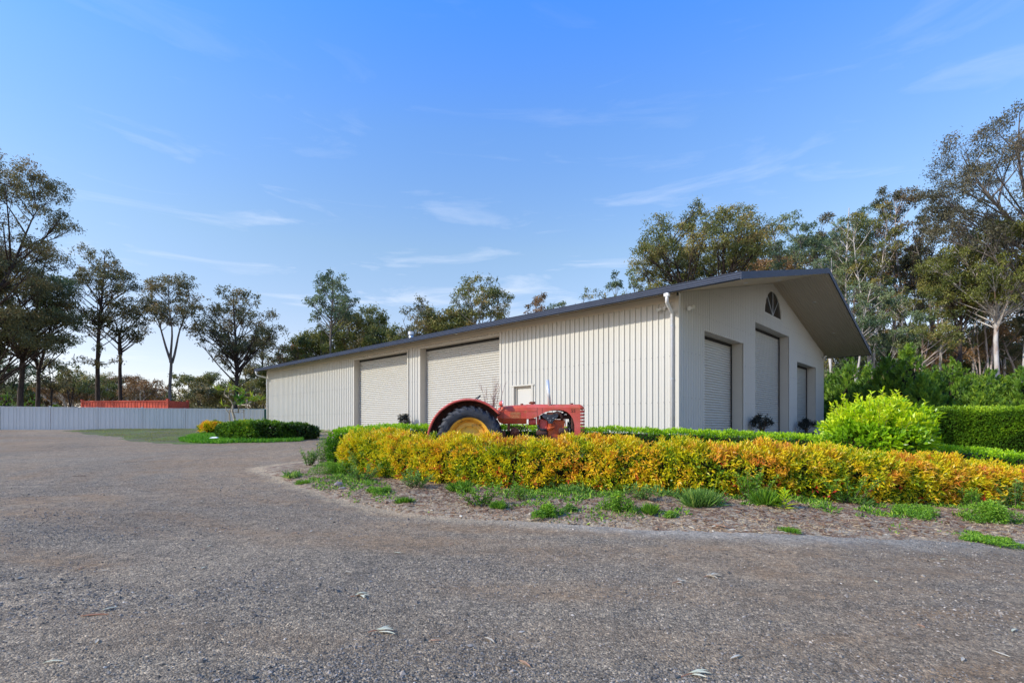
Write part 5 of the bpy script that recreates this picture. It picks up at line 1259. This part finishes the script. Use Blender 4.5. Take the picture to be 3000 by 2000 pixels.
# ================================================================== SMALL PLANTS
def clump_pts(n, r, h, seed, dome=True):
    r_ = np.random.default_rng(seed); a = r_.uniform(0, 6.283, n); d = r*r_.random(n)**.7*(.72+.28*np.sin(a*2+seed)+.22*np.sin(a*5+seed*2))
    z = h*r_.random(n)*(np.sqrt(np.clip(1-(d/r)**2*.8, 0, 1)) if dome else 1)
    return np.stack([np.cos(a)*d, np.sin(a)*d*.8, z], 1), r_
def weed(kind, x, y, r, h, label, seed, material=None, n=None, lean=0):
    z = surff(x, y); root = empty({'tuft': 'grass_tuft', 'herb': 'leafy_weed', 'tall': 'tall_weed', 'rosette': 'lily_shoot', 'mat': 'low_weed'}[kind], (x, y, z-.01), 0, label, {'tuft': 'grass', 'rosette': 'plant'}.get(kind, 'weed'))
    m = material or M_weed
    r_ = np.random.default_rng(seed)
    if kind == 'tuft':
        n = n or int(900*r/.2); P, r_ = clump_pts(n, r, 0, seed); D = unit(np.stack([P[:, 0]/r*.7, P[:, 1]/r*.7, np.ones(n)], 1)+r_.normal(0, .35, (n, 3)))
        link('blades', leaves_mesh('blades', P, D, r_.normal(size=(n, 3)), h*r_.uniform(.5, 1.1, n), .009*np.ones(n), .5+.2*r_.normal(size=n), m), root)
    elif kind == 'rosette':
        n = 26; a = np.arange(n)*2.4; t = np.arange(n)/n; P = np.stack([0*a, 0*a, t*h*.75], 1); D = unit(np.stack([np.cos(a), np.sin(a), .25+t*1.1], 1))
        link('leaves', leaves_mesh('leaves', P, D, np.tile([0, 0, 1.], (n, 1)), r*(1.1-.5*t), .035*np.ones(n), .78+.1*r_.normal(size=n), m), root)
        MB().tube([(0, 0, 0), (0, 0, h*.8)], .008, 5).build('stem', M_twig, root)
    elif kind == 'mat':
        n = n or int(2600*(r/.3)**1.5); P, r_ = clump_pts(n, r, h, seed); P[:, 2] *= .8+.5*vnoise(P[:, 0], P[:, 1], 6/r*.3, seed)
        D = unit(r_.normal(size=(n, 3))*np.array([1, 1, .5])+np.array([0, 0, .5]))
        link('leaves', leaves_mesh('leaves', P, D, np.tile([0, 0, 1.], (n, 1))+r_.normal(0, .5, (n, 3)), .035*r_.uniform(.6, 1.3, n), .016*np.ones(n), .45+.25*P[:, 2]/max(h, .01)+.13*r_.normal(size=n), m), root)
    else:
        ns = n or (14 if kind == 'herb' else 7); mb = MB(); LP = []; LD = []; LT = []
        for k in range(ns):
            a = r_.uniform(0, 6.283); rr = r*r_.random()**.6; tip = np.array([math.cos(a)*rr*1.1+lean, math.sin(a)*rr*.8, h*r_.uniform(.55, 1)]); b0 = np.array([math.cos(a)*rr*.25, math.sin(a)*rr*.25, 0])
            md = (b0+tip)/2+np.array([math.cos(a)*.03, 0, .04*h]); mb.tube([b0, md, tip], [.006, .004, .002], 4, cap=False)
            m_ = int((34 if kind == 'herb' else 26)*h/.35)
            t = r_.uniform(.15, 1, m_)[:, None]; Q = b0*(1-t)**2+2*md*t*(1-t)+tip*t*t
            LP.append(Q+r_.normal(0, .012, Q.shape)); LD.append(unit(r_.normal(size=(m_, 3))*np.array([1, 1, .5])+np.array([0, 0, .45]))); LT.append(.35+.3*t[:, 0]+.12*r_.normal(size=m_))
        mb.build('stems', M_weed, root) if False else mb.build('stems', M_twig, root)
        LP = np.concatenate(LP); n_ = len(LP); L_ = (.060 if kind == 'herb' else .085)
        link('leaves', leaves_mesh('leaves', LP, np.concatenate(LD), np.tile([0, 0, 1.], (n_, 1))+r_.normal(0, .4, (n_, 3)), L_*r_.uniform(.6, 1.3, n_), (.022 if kind == 'herb' else .014)*np.ones(n_), np.concatenate(LT), m), root)
    return root
W = [('herb', 905, 1372, .24, .42, 'wiry grey-green weed leaning out at the left tip of the garden bed', M_weedb),
 ('tall', 945, 1378, .16, .80, 'tallest thin weed with small yellow flowers at the hedge left end', M_weedb),
 ('herb', 985, 1378, .36, .62, 'bright green feathery weed under the left end of the orange hedge', M_weed),
 ('mat', 1012, 1398, .55, .24, 'mounded vivid green weed patch at the bed left end', M_weed),
 ('herb', 1095, 1402, .40, .58, 'tangled bluish weed climbing the orange hedge near its left end', M_weedb),
 ('herb', 1060, 1418, .30, .30, 'sprawling long-leaved weed in front of the tangled bluish one', M_weedb),
 ('mat', 1110, 1450, .26, .10, 'flat green weed patch near the sandy edge left of centre', M_weed),
 ('herb', 1215, 1440, .25, .30, 'weed clump with two upright dark stems under the rear wheel', M_weedb),
 ('tuft', 1185, 1478, .10, .08, 'small grass tuft by the sandy edge below the rear wheel', M_weed),
 ('herb', 1340, 1420, .16, .30, 'small weed growing into the hedge below the tractor tank', M_weedb),
 ('tuft', 1350, 1452, .12, .16, 'spiky grass tuft below the hedge gap', M_weed),
 ('herb', 1410, 1492, .27, .32, 'dense green weed with two tall seed stems below the tractor engine', M_weed),
 ('tuft', 1460, 1500, .10, .10, 'tiny grass tuft right of the two-stemmed weed', M_weed),
 ('tall', 1528, 1478, .09, .26, 'thin yellow-green seedling on the bark mulch', M_weed),
 ('mat', 1600, 1522, .20, .10, 'low green weed at the gravel edge below the chrome stack', M_weed),
 ('mat', 1665, 1512, .10, .08, 'small weed right beside the low one at the gravel edge', M_weedb),
 ('tall', 1835, 1440, .20, .52, 'leggy bluish weed standing against the orange hedge centre', M_weedb),
 ('mat', 1810, 1510, .22, .17, 'domed weed with one yellow flower near the gravel', M_weed),
 ('herb', 1880, 1482, .20, .22, 'pale-leaved clover clump right of the domed weed', M_weedb),
 ('tuft', 1905, 1518, .09, .12, 'fine light green grass tuft at the gravel edge centre', M_weed),
 ('mat', 1963, 1528, .08, .06, 'very small weed on the pale bark by the gravel', M_weed),
 ('tuft', 2055, 1500, .18, .20, 'wispy grass clump right of the bed centre', M_weedb),
 ('herb', 2195, 1480, .30, .48, 'tall clover-like green weed below the first gable door', M_weed),
 ('tuft', 2245, 1500, .10, .20, 'dark grass tuft beside the tall clover-like weed', M_weed),
 ('rosette', 2298, 1508, .20, .28, 'single lime green lily-like shoot in front of the hedge', M_lime),
 ('herb', 2480, 1490, .42, .40, 'wide clover-like weed bank below the lime bush', M_weed),
 ('mat', 2680, 1522, .36, .14, 'spreading green weed patch right of the clover bank', M_weed),
 ('herb', 2850, 1502, .20, .32, 'leafy weed climbing the hedge near the right edge', M_weed),
 ('mat', 2900, 1540, .36, .20, 'grassy weed mound near the right edge', M_weed),
 ('herb', 2975, 1500, .34, .50, 'tall bluish weed at the right edge of the picture', M_weedb),
 ('tuft', 2310, 1560, .10, .05, 'flat grass sprig on the gravel edge below the lily-like shoot', M_weed),
 ('mat', 2860, 1580, .40, .035, 'thin strip of creeping grass on the gravel edge at right', M_weed),
 ('mat', 860, 1397, .22, .08, 'low grass patch at the extreme left tip of the bed', M_weed),
 ('tuft', 890, 1420, .12, .06, 'short dry grass tuft below the bed left tip', M_weed),
]
for k, (kd, px, py, r, h, lab, m_) in enumerate(W):
    x, y = G(px, py); weed(kd, x, y, r*(1.25 if kd != 'rosette' else 1.0), h*(1.3 if kd in ('mat', 'tuft') else 1.15), lab, 300+k, m_)
# two tall seed stems and the yellow flower heads
M_flower = mat('yellow_flower', (.85,.62,.02), rough=.6)
def flower(px, py, h, lab):
    x, y = G(px, py); z = surff(x, y); o = empty('flowering_stem', (x, y, z), 0, lab, 'flower')
    mb = MB(); mb.tube([(0, 0, 0), (.02, 0, h*.5), (.0, 0, h)], .004, 4); mb.build('stem', M_weed, o)
    for k in range(2): mb = MB(); mb.lathe([(.0, 0), (.016, .006), (.018, .014), (.0, .018)], 8, 'z', (.03*k, .02*k, h-.08*k)); mb.build('flower_head', M_flower, o)
flower(930, 1392, .62, 'yellow flower heads on a thin stem at the hedge left end'); flower(1812, 1512, .19, 'single yellow flower above the domed weed')

# bright grass of the far left bed and worn grass patch
def blades(name, poly, n, h, L, material, dens_fn=None, seed=5):
    r_ = np.random.default_rng(seed); P = np.array(poly); lo_, hi_ = P.min(0), P.max(0)
    X = r_.uniform(lo_[0], hi_[0], n); Y = r_.uniform(lo_[1], hi_[1], n); k = sdist(poly, X, Y)+.3*vnoise(X, Y, .8, 6) > .15
    if dens_fn: k &= r_.random(n) < dens_fn(X, Y)
    X, Y = X[k], Y[k]; n = len(X); Z = surf(X, Y)
    D = unit(r_.normal(0, .45, (n, 3))+np.array([0, 0, 1.]))
    return tag(link(name, leaves_mesh(name, np.stack([X, Y, Z], 1), D, r_.normal(size=(n, 3)), h*r_.uniform(.5, 1.2, n), L*np.ones(n), .5+.22*r_.normal(size=n)+.2*vnoise(X, Y, 1.1, 8), material)), kind='stuff')
M_lgrass = leaf_mat('bright_grass', [(.044,.154,.011), (.099,.308,.013), (.198,.462,.022), (.330,.572,.055)], rough=.5, trans=.35)
M_dgrass = leaf_mat('worn_grass', [(.129,.127,.033), (.215,.228,.044), (.315,.304,.066), (.458,.366,.132)], rough=.6, trans=.3)
blades('worn_grass', lawn_poly, 42000, .045, .02, M_dgrass, lambda X, Y: np.clip(.55+.6*vnoise(X, Y, .7, 12), .1, 1))
gb = [G(*p) for p in [(500,1297),(520,1288),(560,1278),(600,1270),(700,1275),(880,1282),(905,1284),(880,1293),(780,1297),(640,1299)]]
blades('bright_grass', gb, 34000, .17, .03, M_lgrass, seed=9)
x, y = G(627, 1293)
mb = MB(); mb.add([(-.2, -.05, 0), (.16, -.08, .01), (.2, .02, .03), (.05, .08, .05), (-.17, .05, .01), (-.05, 0, .06), (.1, -.01, .06)], [(0, 1, 6, 5), (1, 2, 6), (2, 3, 5, 6), (3, 4, 5), (4, 0, 5)])
tag(mb.build('paper_scrap', mat('white_paper', (.85,.85,.83), rough=.7), None, (x, y, surff(x, y)+.12), solid=.004), 'crumpled white paper scrap on the bright grass at left', 'litter')

# frangipani with bare forked limbs and few leaf whorls
M_fbark = mat('frangipani_bark', (.30,.24,.16), (.42,.35,.25), scale=6, rough=.8, bump=.3)
M_frang = leaf_mat('frangipani_leaf', [(.04,.13,.02), (.12,.28,.03), (.32,.42,.04), (.50,.48,.05)], rough=.35, trans=.35)
fx, fy = at(690, 24.2), 24.2; fzb = surff(fx, fy); fr = empty('frangipani_tree', (fx, fy, fzb), 0, 'small frangipani tree with bare forked branches and yellowing leaves', 'tree')
def fp(px, py, dy=0): return (at(px, 24.2)-fx, dy, zat(py, 24.2)-fzb)
limbs = [([fp(690, 1262), fp(689, 1236), fp(684, 1215), fp(680, 1203), fp(683, 1186)], .10, .07), ([fp(683, 1186), fp(678, 1176), fp(670, 1166), fp(657, 1154), fp(652, 1146, .2)], .06, .035), ([fp(672, 1168), fp(678, 1152, -.2), fp(684, 1146, -.3), fp(690, 1145, -.3)], .05, .03), ([fp(683, 1188), fp(687, 1166, .3), fp(693, 1158, .4), fp(696, 1147, .4), fp(691, 1142, .4)], .055, .03), ([fp(692, 1160, .4), fp(704, 1157, .3), fp(714, 1153, .2)], .04, .025), ([fp(676, 1170), fp(668, 1162, -.3), fp(672, 1146, -.4), fp(678, 1138, -.4)], .04, .025), ([fp(694, 1209, .1), fp(696, 1192, .1), fp(704, 1188, -.2), fp(716, 1186, -.3), fp(728, 1186, -.3), (fp(734, 1178, -.3)), fp(730, 1172, -.2)], .045, .03), ([fp(716, 1187, -.3), fp(735, 1188, -.5), fp(747, 1183, -.5), fp(752, 1178, -.5)], .04, .02), ([fp(687, 1206), fp(696, 1208, .1), fp(695, 1196, .1), fp(688, 1182, .3)], .04, .03), ([fp(664, 1262, .3), fp(663, 1228, .3), fp(662, 1209, .3), fp(667, 1195, .3)], .055, .03), ([fp(662, 1210, .3), fp(654, 1202, .3), fp(650, 1190, .3)], .03, .02), ([fp(728, 1186, -.3), fp(740, 1176, -.2), fp(744, 1170, -.1)], .03, .02)]
mb = MB()
for pts_, r0, r1 in limbs: mb.tube(pts_, list(np.linspace(r0*.7, r1*.6, len(pts_))), 7)
mb.build('trunk', M_fbark, fr, smooth=True)
LP = []; LD = []; LT = []
for (px, py, n_, t_) in [(652,1145,12,.75),(650,1190,5,.8),(690,1143,7,.6),(680,1136,8,.7),(714,1152,9,.6),(707,1170,18,.25),(703,1180,12,.3),(730,1170,9,.8),(744,1168,13,.75),(752,1177,9,.7),(686,1180,8,.6),(712,1188,7,.3),(733,1181,6,.45),(662,1150,4,.8),(696,1146,6,.6),(759,1172,6,.6)]:
    c = np.array(fp(px, py, rng.uniform(-.4, .4))); d = unit(rdir(n_)*np.array([1, 1, .6])+np.array([0, 0, .55])); LP.append(np.tile(c, (n_, 1))); LD.append(d); LT.append(t_+.12*rng.normal(size=n_))
LP = np.concatenate(LP); n_ = len(LP)
link('crown', leaves_mesh('crown', LP, np.concatenate(LD), np.tile([0, 0, 1.], (n_, 1))+rdir(n_)*.4, rng.uniform(.28, .46, n_), rng.uniform(.08, .11, n_), np.concatenate(LT), M_frang), fr)
# broken rail beside it
r0 = (at(668, 25.5), 25.5); rail = empty('broken_rail', (r0[0], r0[1], surff(*r0)), 0, 'weathered two-bar wooden rail beside the frangipani trunk', 'rail'); 
M_rail = mat('weathered_rail', (.25,.22,.19), (.36,.33,.29), scale=10, rough=.9)
for zz in (zat(1201, 25.5), zat(1208, 25.5)): MB().box(0, 0, zz-rail.location.z, .78, .03, zz-rail.location.z+.035).build('bar', M_rail, rail)
for xx in (.02, .74): MB().box(xx, .031, -.1, xx+.04, .06, zat(1199, 25.5)-rail.location.z).build('post', M_rail, rail)

# bare red-stemmed crepe myrtle in front of the large side door
cx, cy = at(1440, 14.9), 14.9; cz = surff(cx, cy); cm_ = empty('crepe_myrtle', (cx, cy, cz), 0, 'leafless reddish multi-stemmed shrub between the tractor and the big roller door', 'shrub')
M_myr = mat('myrtle_stem', (.16,.05,.05), (.26,.12,.10), scale=8, rough=.7); r_ = np.random.default_rng(5)
tag_ = MB(); tot = zat(1066, 14.9)-cz
for k in range(11):
    a = r_.uniform(0, 6.283); sp = r_.uniform(.05, .42); h_ = tot*r_.uniform(.72, 1.0)*(1-.28*sp); tip = np.array([math.cos(a)*sp*1.05, math.sin(a)*sp, h_]); P0 = np.array([math.cos(a)*.04, math.sin(a)*.04, 0]); ph = r_.uniform(0, 6)
    t = np.linspace(0, 1, 8)[:, None]; Q = P0+(tip-P0)*t*np.array([1, 1, 1])+np.concatenate([np.sin(t*6+ph)*.025, np.cos(t*5+ph)*.02, 0*t], 1); Q[:, :2] *= t**.35+.0
    tag_.tube(Q, list(np.linspace(.013, .003, 8)), 5, cap=False)
    for j in range(9):
        u = r_.uniform(.45, .97); p = np.array([np.interp(u, t[:, 0], Q[:, q]) for q in range(3)]); a2 = r_.uniform(0, 6.283); l_ = r_.uniform(.12, .38)*(1.2-u*.4)
        e_ = p+np.array([math.cos(a2)*l_*.42, math.sin(a2)*l_*.42, l_*.85]); tag_.tube([p, (p+e_)/2+np.array([math.cos(a2)*.02, 0, 0]), e_], [.005, .0035, .002], 3, cap=False)
tag_.build('branches', M_myr, cm_)

M_straw = leaf_mat('dry_straw', [(.30,.20,.10), (.46,.34,.19), (.60,.48,.29), (.70,.60,.40)], rough=.8, trans=.1)
def bedcover(name, n, h, w_, material, fn, seed, up=1.0):
    r_ = np.random.default_rng(seed); X = r_.uniform(-5.5, 10.5, n); Y = r_.uniform(5.3, 12, n); d = sdist(bed_poly, X, Y); k = (d > .03)&(r_.random(n) < np.clip(fn(X, Y, d), 0, 1)); X, Y = X[k], Y[k]; n = len(X)
    D = unit(r_.normal(0, 1, (n, 3))*np.array([1, 1, .4])+np.array([0, 0, up]))
    P = np.stack([X, Y, surf(X, Y)+.004+.02*r_.random(n)*(up < .5)], 1)
    tag(link(name, leaves_mesh(name, P, D, r_.normal(size=(n, 3))+np.array([0, 0, .5]), h*r_.uniform(.4, 1.3, n), w_*r_.uniform(.7, 1.3, n), .5+.25*r_.normal(size=n), material)), kind='stuff')
hed = np.array(nan_pts)[:, :2]
def hdist(X, Y):
    return Y-np.interp(X, hed[:, 0], hed[:, 1])+.50           # distance beyond the hedge's front foot
bedcover('bed_weeds', 330000, .07, .022, M_weed, lambda X, Y, d: (vnoise(X, Y, 1.5, 91)+.7*vnoise(X, Y, 4.5, 92) > .38-.5*(X < -2.6))*.6*np.exp(-np.clip(-hdist(X, Y), 0, 9)/1.0)*(hdist(X, Y) < .3), 21)
bedcover('hedge_foot_weeds', 160000, .17, .030, M_weedb, lambda X, Y, d: (vnoise(X, Y*1.3, 1.1, 93)+.6*vnoise(X, Y, 3.1, 94) > .35)*(abs(hdist(X, Y)+.12) < .22)*.55, 22)
bedcover('dry_straw', 60000, .06, .006, M_straw, lambda X, Y, d: .25+.5*(vnoise(X, Y, 2, 95) > .1), 23, up=.12)

# ---- potted plants by the doors
M_pot = mat('dark_pot', (.02,.022,.025), rough=.5); M_pale = mat('pale_pot', (.55,.56,.57), rough=.5)
M_top = leaf_mat('dark_topiary_leaf', [(.012,.018,.012), (.028,.036,.024), (.05,.055,.04), (.09,.075,.07)], rough=.35, trans=.15)
def potted(s, t, zc, r, label, square, seed):
    x, y = shed_pt(s, t); z = gzf(x, y); pt_ = empty('potted_plant', (x, y, z), 0, label, 'potted plant'); h = zc-z
    ph = max(.4, h-.36)
    if square:
        MB().box(-.28, -.28, 0, .28, .28, ph).build('pot', M_pot, pt_, bevel=.02)
    else: mb = MB(); mb.lathe([(.0, .01), (.17, .01), (.24, ph-.05), (.26, ph-.04), (.26, ph), (.22, ph), (.21, ph-.05), (.0, ph-.05)], 20); mb.build('pot', M_pot, pt_)
    r_ = np.random.default_rng(seed); mb = MB(); P = []
    for k in range(17):
        d = r_.normal(size=3); d /= np.linalg.norm(d); d[2] = abs(d[2])*1.1-.35; e_ = np.array([0, 0, ph+.34])+d*np.array([r, r, .34])*r_.uniform(.6, 1.1)
        mb.tube([(0, 0, ph-.06), (e_[0]*.3, e_[1]*.3, ph+.15), e_], [.018, .012, .005], 5, cap=False); n_ = 75; P.append(e_+r_.normal(0, .055, (n_, 3)))
    mb.build('stems', M_twig, pt_); P = np.concatenate(P); n_ = len(P)
    link('foliage', leaves_mesh('foliage', P, rdir(n_)+np.array([0, 0, .3]), rdir(n_)+np.array([0, 0, .6]), rng.uniform(.05, .085, n_), rng.uniform(.03, .045, n_), .4+.25*rng.normal(size=n_), M_top), pt_)
def fit(px, t):                                          # where along the gable line a plant seen at px stands
    lo_, hi_ = 0, 18
    for _ in range(50):
        m = (lo_+hi_)/2; x, y = shed_pt(m, t)
        if x/y < (px-1500)/1501: lo_ = m
        else: hi_ = m
    return m
s = fit(2233, -.55); x, y = shed_pt(s, -.55); potted(s, -.55, zat(1240, y), .36, 'dark round-leaved topiary in front of the middle gable door', False, 1)
s = fit(2362, -.55); x, y = shed_pt(s, -.55); potted(s, -.55, zat(1243, y), .38, 'straggly dark topiary in a square black planter by the far gable door', True, 2)
x, y = shed_pt(-.5, 13.35); potted(-.5, 13.35, zat(1234, y), .34, 'small dark-leaved potted plant on the pier between the side roller doors', False, 3)
s = fit(2314, -.20); x, y = shed_pt(s, -.2); z = gzf(x, y)
bx_ = empty('utility_box', (x, y, z), ANG, 'pale grey utility box standing between the middle and far gable doors', 'box')
MB().box(-.14, -.1, 0, .14, .1, zat(1262, y)-z).build('body', M_pale, bx_, bevel=.01); MB().box(-.15, -.11, zat(1262, y)-z+.001, .15, .11, zat(1262, y)-z+.02).build('lid', M_pale, bx_)

# ================================================================== LITTER ON THE GROUND
M_dry = mat('dry_leaf', (.62,.56,.42), (.50,.40,.27), scale=20, rough=.7)
M_dryg = mat('pale_green_leaf', (.60,.58,.36), (.70,.64,.44), scale=20, rough=.6)
M_rusty = mat('rust_leaf', (.42,.20,.10), (.50,.28,.15), scale=20, rough=.7)
M_barks = mat('bark_strip', (.30,.13,.07), (.40,.19,.10), scale=20, rough=.85)
def one_leaf(mb, p, ang, L, W, curl=.25):
    c, s_ = math.cos(ang), math.sin(ang); V = []
    for i, t in enumerate((0, .2, .5, .8, 1)):
        w_ = W*(0.08, .75, 1, .6, .03)[i]/2; zz = .004+curl*L*math.sin(math.pi*t)*.10; cv = .05*L*math.sin(math.pi*t)
        for k in (-1, 0, 1): V.append((p[0]+c*L*t-s_*(w_*k+cv), p[1]+s_*L*t+c*(w_*k+cv), p[2]+zz+abs(k)*W*.12))
    return mb.add(V, [(i*3+k, i*3+k+1, (i+1)*3+k+1, (i+1)*3+k) for i in range(4) for k in range(2)])
def sprig(px, py, n_, L, m_, label, seed, ang0=0, spread=.9):
    r_ = random.Random(seed); x, y = G(px, py); o = empty('leaf_sprig', (x, y, surff(x, y)+.002), 0, label, 'leaves')
    for k in range(n_):
        a = ang0+spread*(k/(n_-1)-.5)*2+r_.uniform(-.2, .2); one_leaf(MB(), (r_.uniform(-.02, .02), r_.uniform(-.02, .02), r_.uniform(0, .015)), a, L*r_.uniform(.6, 1.1), L*.17, .5).build('leaf', m_, o, solid=.001)
    mb = MB(); mb.tube([(-.05, -.02, .006), (0, 0, .012), (.04, .02, .01)], .003, 4); mb.build('stalk', M_barks, o)
sprig(1048, 1751, 6, 0.106, M_dryg, 'pale sprig of six gum leaves lying on the gravel left of centre', 1, .1)
sprig(1104, 1852, 4, 0.111, M_dryg, 'pale sprig with two long leaves on the gravel near the bottom left of centre', 2, .15, .6)
sprig(2078, 1686, 7, 0.102, M_dry, 'curled dry leaf cluster on the gravel right of centre', 3, -.2)
sprig(1986, 1706, 5, .09, M_dry, 'small tan leaf scrap left of the curled leaf cluster', 4, .3)
sprig(2102, 1551, 7, .13, M_rusty, 'rusty heap of dry leaves at the gravel edge right of centre', 5, .2, 1.5)
sprig(2020, 1976, 3, .12, M_dryg, 'yellow-green leaf pair at the bottom of the picture right of centre', 6, -.1, .5)
x, y = G(236, 1806); mb = MB(); one_leaf(mb, (0, 0, .0), .18, .17, .022, .1); tag(mb.build('bark_strip', M_barks, None, (x, y, surff(x, y)+.003), solid=.004), 'flat brown strip of bark on the gravel at lower left', 'bark')
x, y = G(212, 1395); mb = MB(); one_leaf(mb, (0, 0, 0), .1, .28, .04, .3); tag(mb.build('bark_strip', M_dkrust, None, (x, y, surff(x, y)+.003), solid=.004), 'dark curled bark strip on the gravel far left of the garden bed', 'bark')
r_ = random.Random(3)
spots = [(607,1601),(318,1666),(231,1662),(285,1877),(345,1782),(602,1605),(812,1546),(920,1551),(905,1478),(1240,1478),(1155,1620),(1290,1880),(1700,1310),(2170,1917),(1520,1940),(1420,1868),(2560,1700),(2710,1838),(2965,1850),(2960,1925),(2260,1556),(2150,1575),(480,1477),(395,1545),(125,1947),(640,1555),(1330,1595),(1010,1680),(590,1667),(870,1560),(2755,1640),(2820,1925),(2450,1560)]
for k, (px, py) in enumerate(spots):
    if py < 1320: continue
    x, y = G(px, py); mb = MB(); pale = k % 3 != 2
    one_leaf(mb, (0, 0, 0), r_.uniform(0, 6.28), r_.uniform(.05, .10), r_.uniform(.013, .02), r_.uniform(.2, .7))
    tag(mb.build('fallen_leaf', (M_dry if k % 2 else M_dryg) if pale else M_rusty, None, (x, y, surff(x, y)+.003), solid=.001), 'small pale dry gum leaf lying loose on the gravel' if pale else 'small rust-brown dry leaf lying loose on the gravel', 'leaf', 'pale loose leaves on the gravel' if pale else 'rust-brown loose leaves on the gravel')
# a few grey rocks half buried in the bed
for k, (px, py, s_, lab) in enumerate([(990,1430,.10,'pinkish rock at the left end of the garden bed'),(1002,1438,.07,'smaller pale rock beside the pinkish one'),(2018,1462,.06,'flat grey rock under the hedge right of centre'),(1690,1305,.1,'')]):
    if not lab: continue
    x, y = G(px, py); P = rdir(26)*np.array([1, .8, .55])*s_*rng.uniform(.85, 1.1, (26, 1)); 
    import bmesh
    bm = bmesh.new(); [bm.verts.new(p) for p in P]; bmesh.ops.convex_hull(bm, input=bm.verts); me = bpy.data.meshes.new('rock'); bm.to_mesh(me); bm.free(); me.materials.append(mat('rock', (.34,.27,.25) if k < 2 else (.28,.28,.28), (.22,.19,.18), scale=14, rough=.9, bump=.5)); o = link('rock', me, None, (x, y, surff(x, y)+s_*.15)); tag(o, lab, 'rock')
# loose stones over the gravel and bark chips over the bed: uncountable
def stones(name, X, Y, S, material, tint, flat=.6, elong=1.0, seed=1):
    r_ = np.random.default_rng(seed); n = len(X); Z = surf(X, Y)
    base = np.array([[1,0,0],[-1,0,0],[0,1,0],[0,-1,0],[0,0,1],[0,0,-1]], float); T = np.array([[0,2,4],[2,1,4],[1,3,4],[3,0,4],[2,0,5],[1,2,5],[3,1,5],[0,3,5]])
    V = base[None]*(1+r_.uniform(-.35, .35, (n, 6, 1)))*S[:, None, None]; V[:, :, 0] *= elong; V[:, :, 2] *= flat
    V = V+r_.normal(0, .16, V.shape)*S[:, None, None]; a = r_.uniform(0, 6.283, n); c, s_ = np.cos(a)[:, None], np.sin(a)[:, None]
    x = V[:, :, 0]*c-V[:, :, 1]*s_; y = V[:, :, 0]*s_+V[:, :, 1]*c; V = np.stack([x+X[:, None], y+Y[:, None], V[:, :, 2]+Z[:, None]+S[:, None]*flat*.25], -1).reshape(-1, 3)
    F = (T[None]+np.arange(n)[:, None, None]*6).reshape(-1, 3)
    o = link(name, np_mesh(name, V, tris=F, mat=material, attrs={'tint': np.repeat(tint, 6)})); return tag(o, kind='stuff')
def attr_mat(name, cols, rough=.85):
    m = leaf_mat(name, cols, rough=rough, trans=0.0, spec=.25); return m
M_stone = attr_mat('loose_stone', [(.05,.046,.038), (.15,.13,.105), (.26,.22,.175), (.42,.35,.27), (.84,.72,.56)])
n = 120000; r_ = np.random.default_rng(12)
Y = 2.3+9.5*r_.random(n)**1.7; X = Y*r_.uniform(-1.08, 1.08, n); dens = vnoise(X*.4+Y*.2, Y*1.2-X*.35, .9, 44)+.7*vnoise(X, Y, 2.3, 45)
k = (r_.random(n) < np.clip(.45+.75*dens, .10, 1)) & (sdist(bed_poly, X, Y) < -.02); X, Y = X[k], Y[k]
S = .004+.0075*r_.random(len(X))**2.4; big_ = r_.random(len(X)) < .012; S[big_] *= 2.2
stones('loose_stones', X, Y, S, M_stone, np.clip(r_.beta(2.0, 3.2, len(X))+.0, 0, 1), seed=2)
M_chip = attr_mat('bark_chip', [(.13,.065,.035), (.25,.135,.075), (.38,.26,.15), (.56,.45,.29), (.80,.70,.52)])
n = 60000; P = np.array(bed_poly); X = r_.uniform(-6, 12, n); Y = r_.uniform(5.2, 11, n); k = (sdist(bed_poly, X, Y) > .02) & (Y < 10.6+.0*X) & (np.abs(X/Y) < 1.15); X, Y = X[k], Y[k]
S = .008+.018*r_.random(len(X))**2; dd_ = sdist(bed_poly, X, Y)
stones('bark_mulch', X, Y, S, M_chip, np.clip(.50-.35*np.clip(dd_/1.0, 0, 1)+.18*r_.normal(size=len(X)), 0, 1), flat=.28, elong=2.2, seed=3)
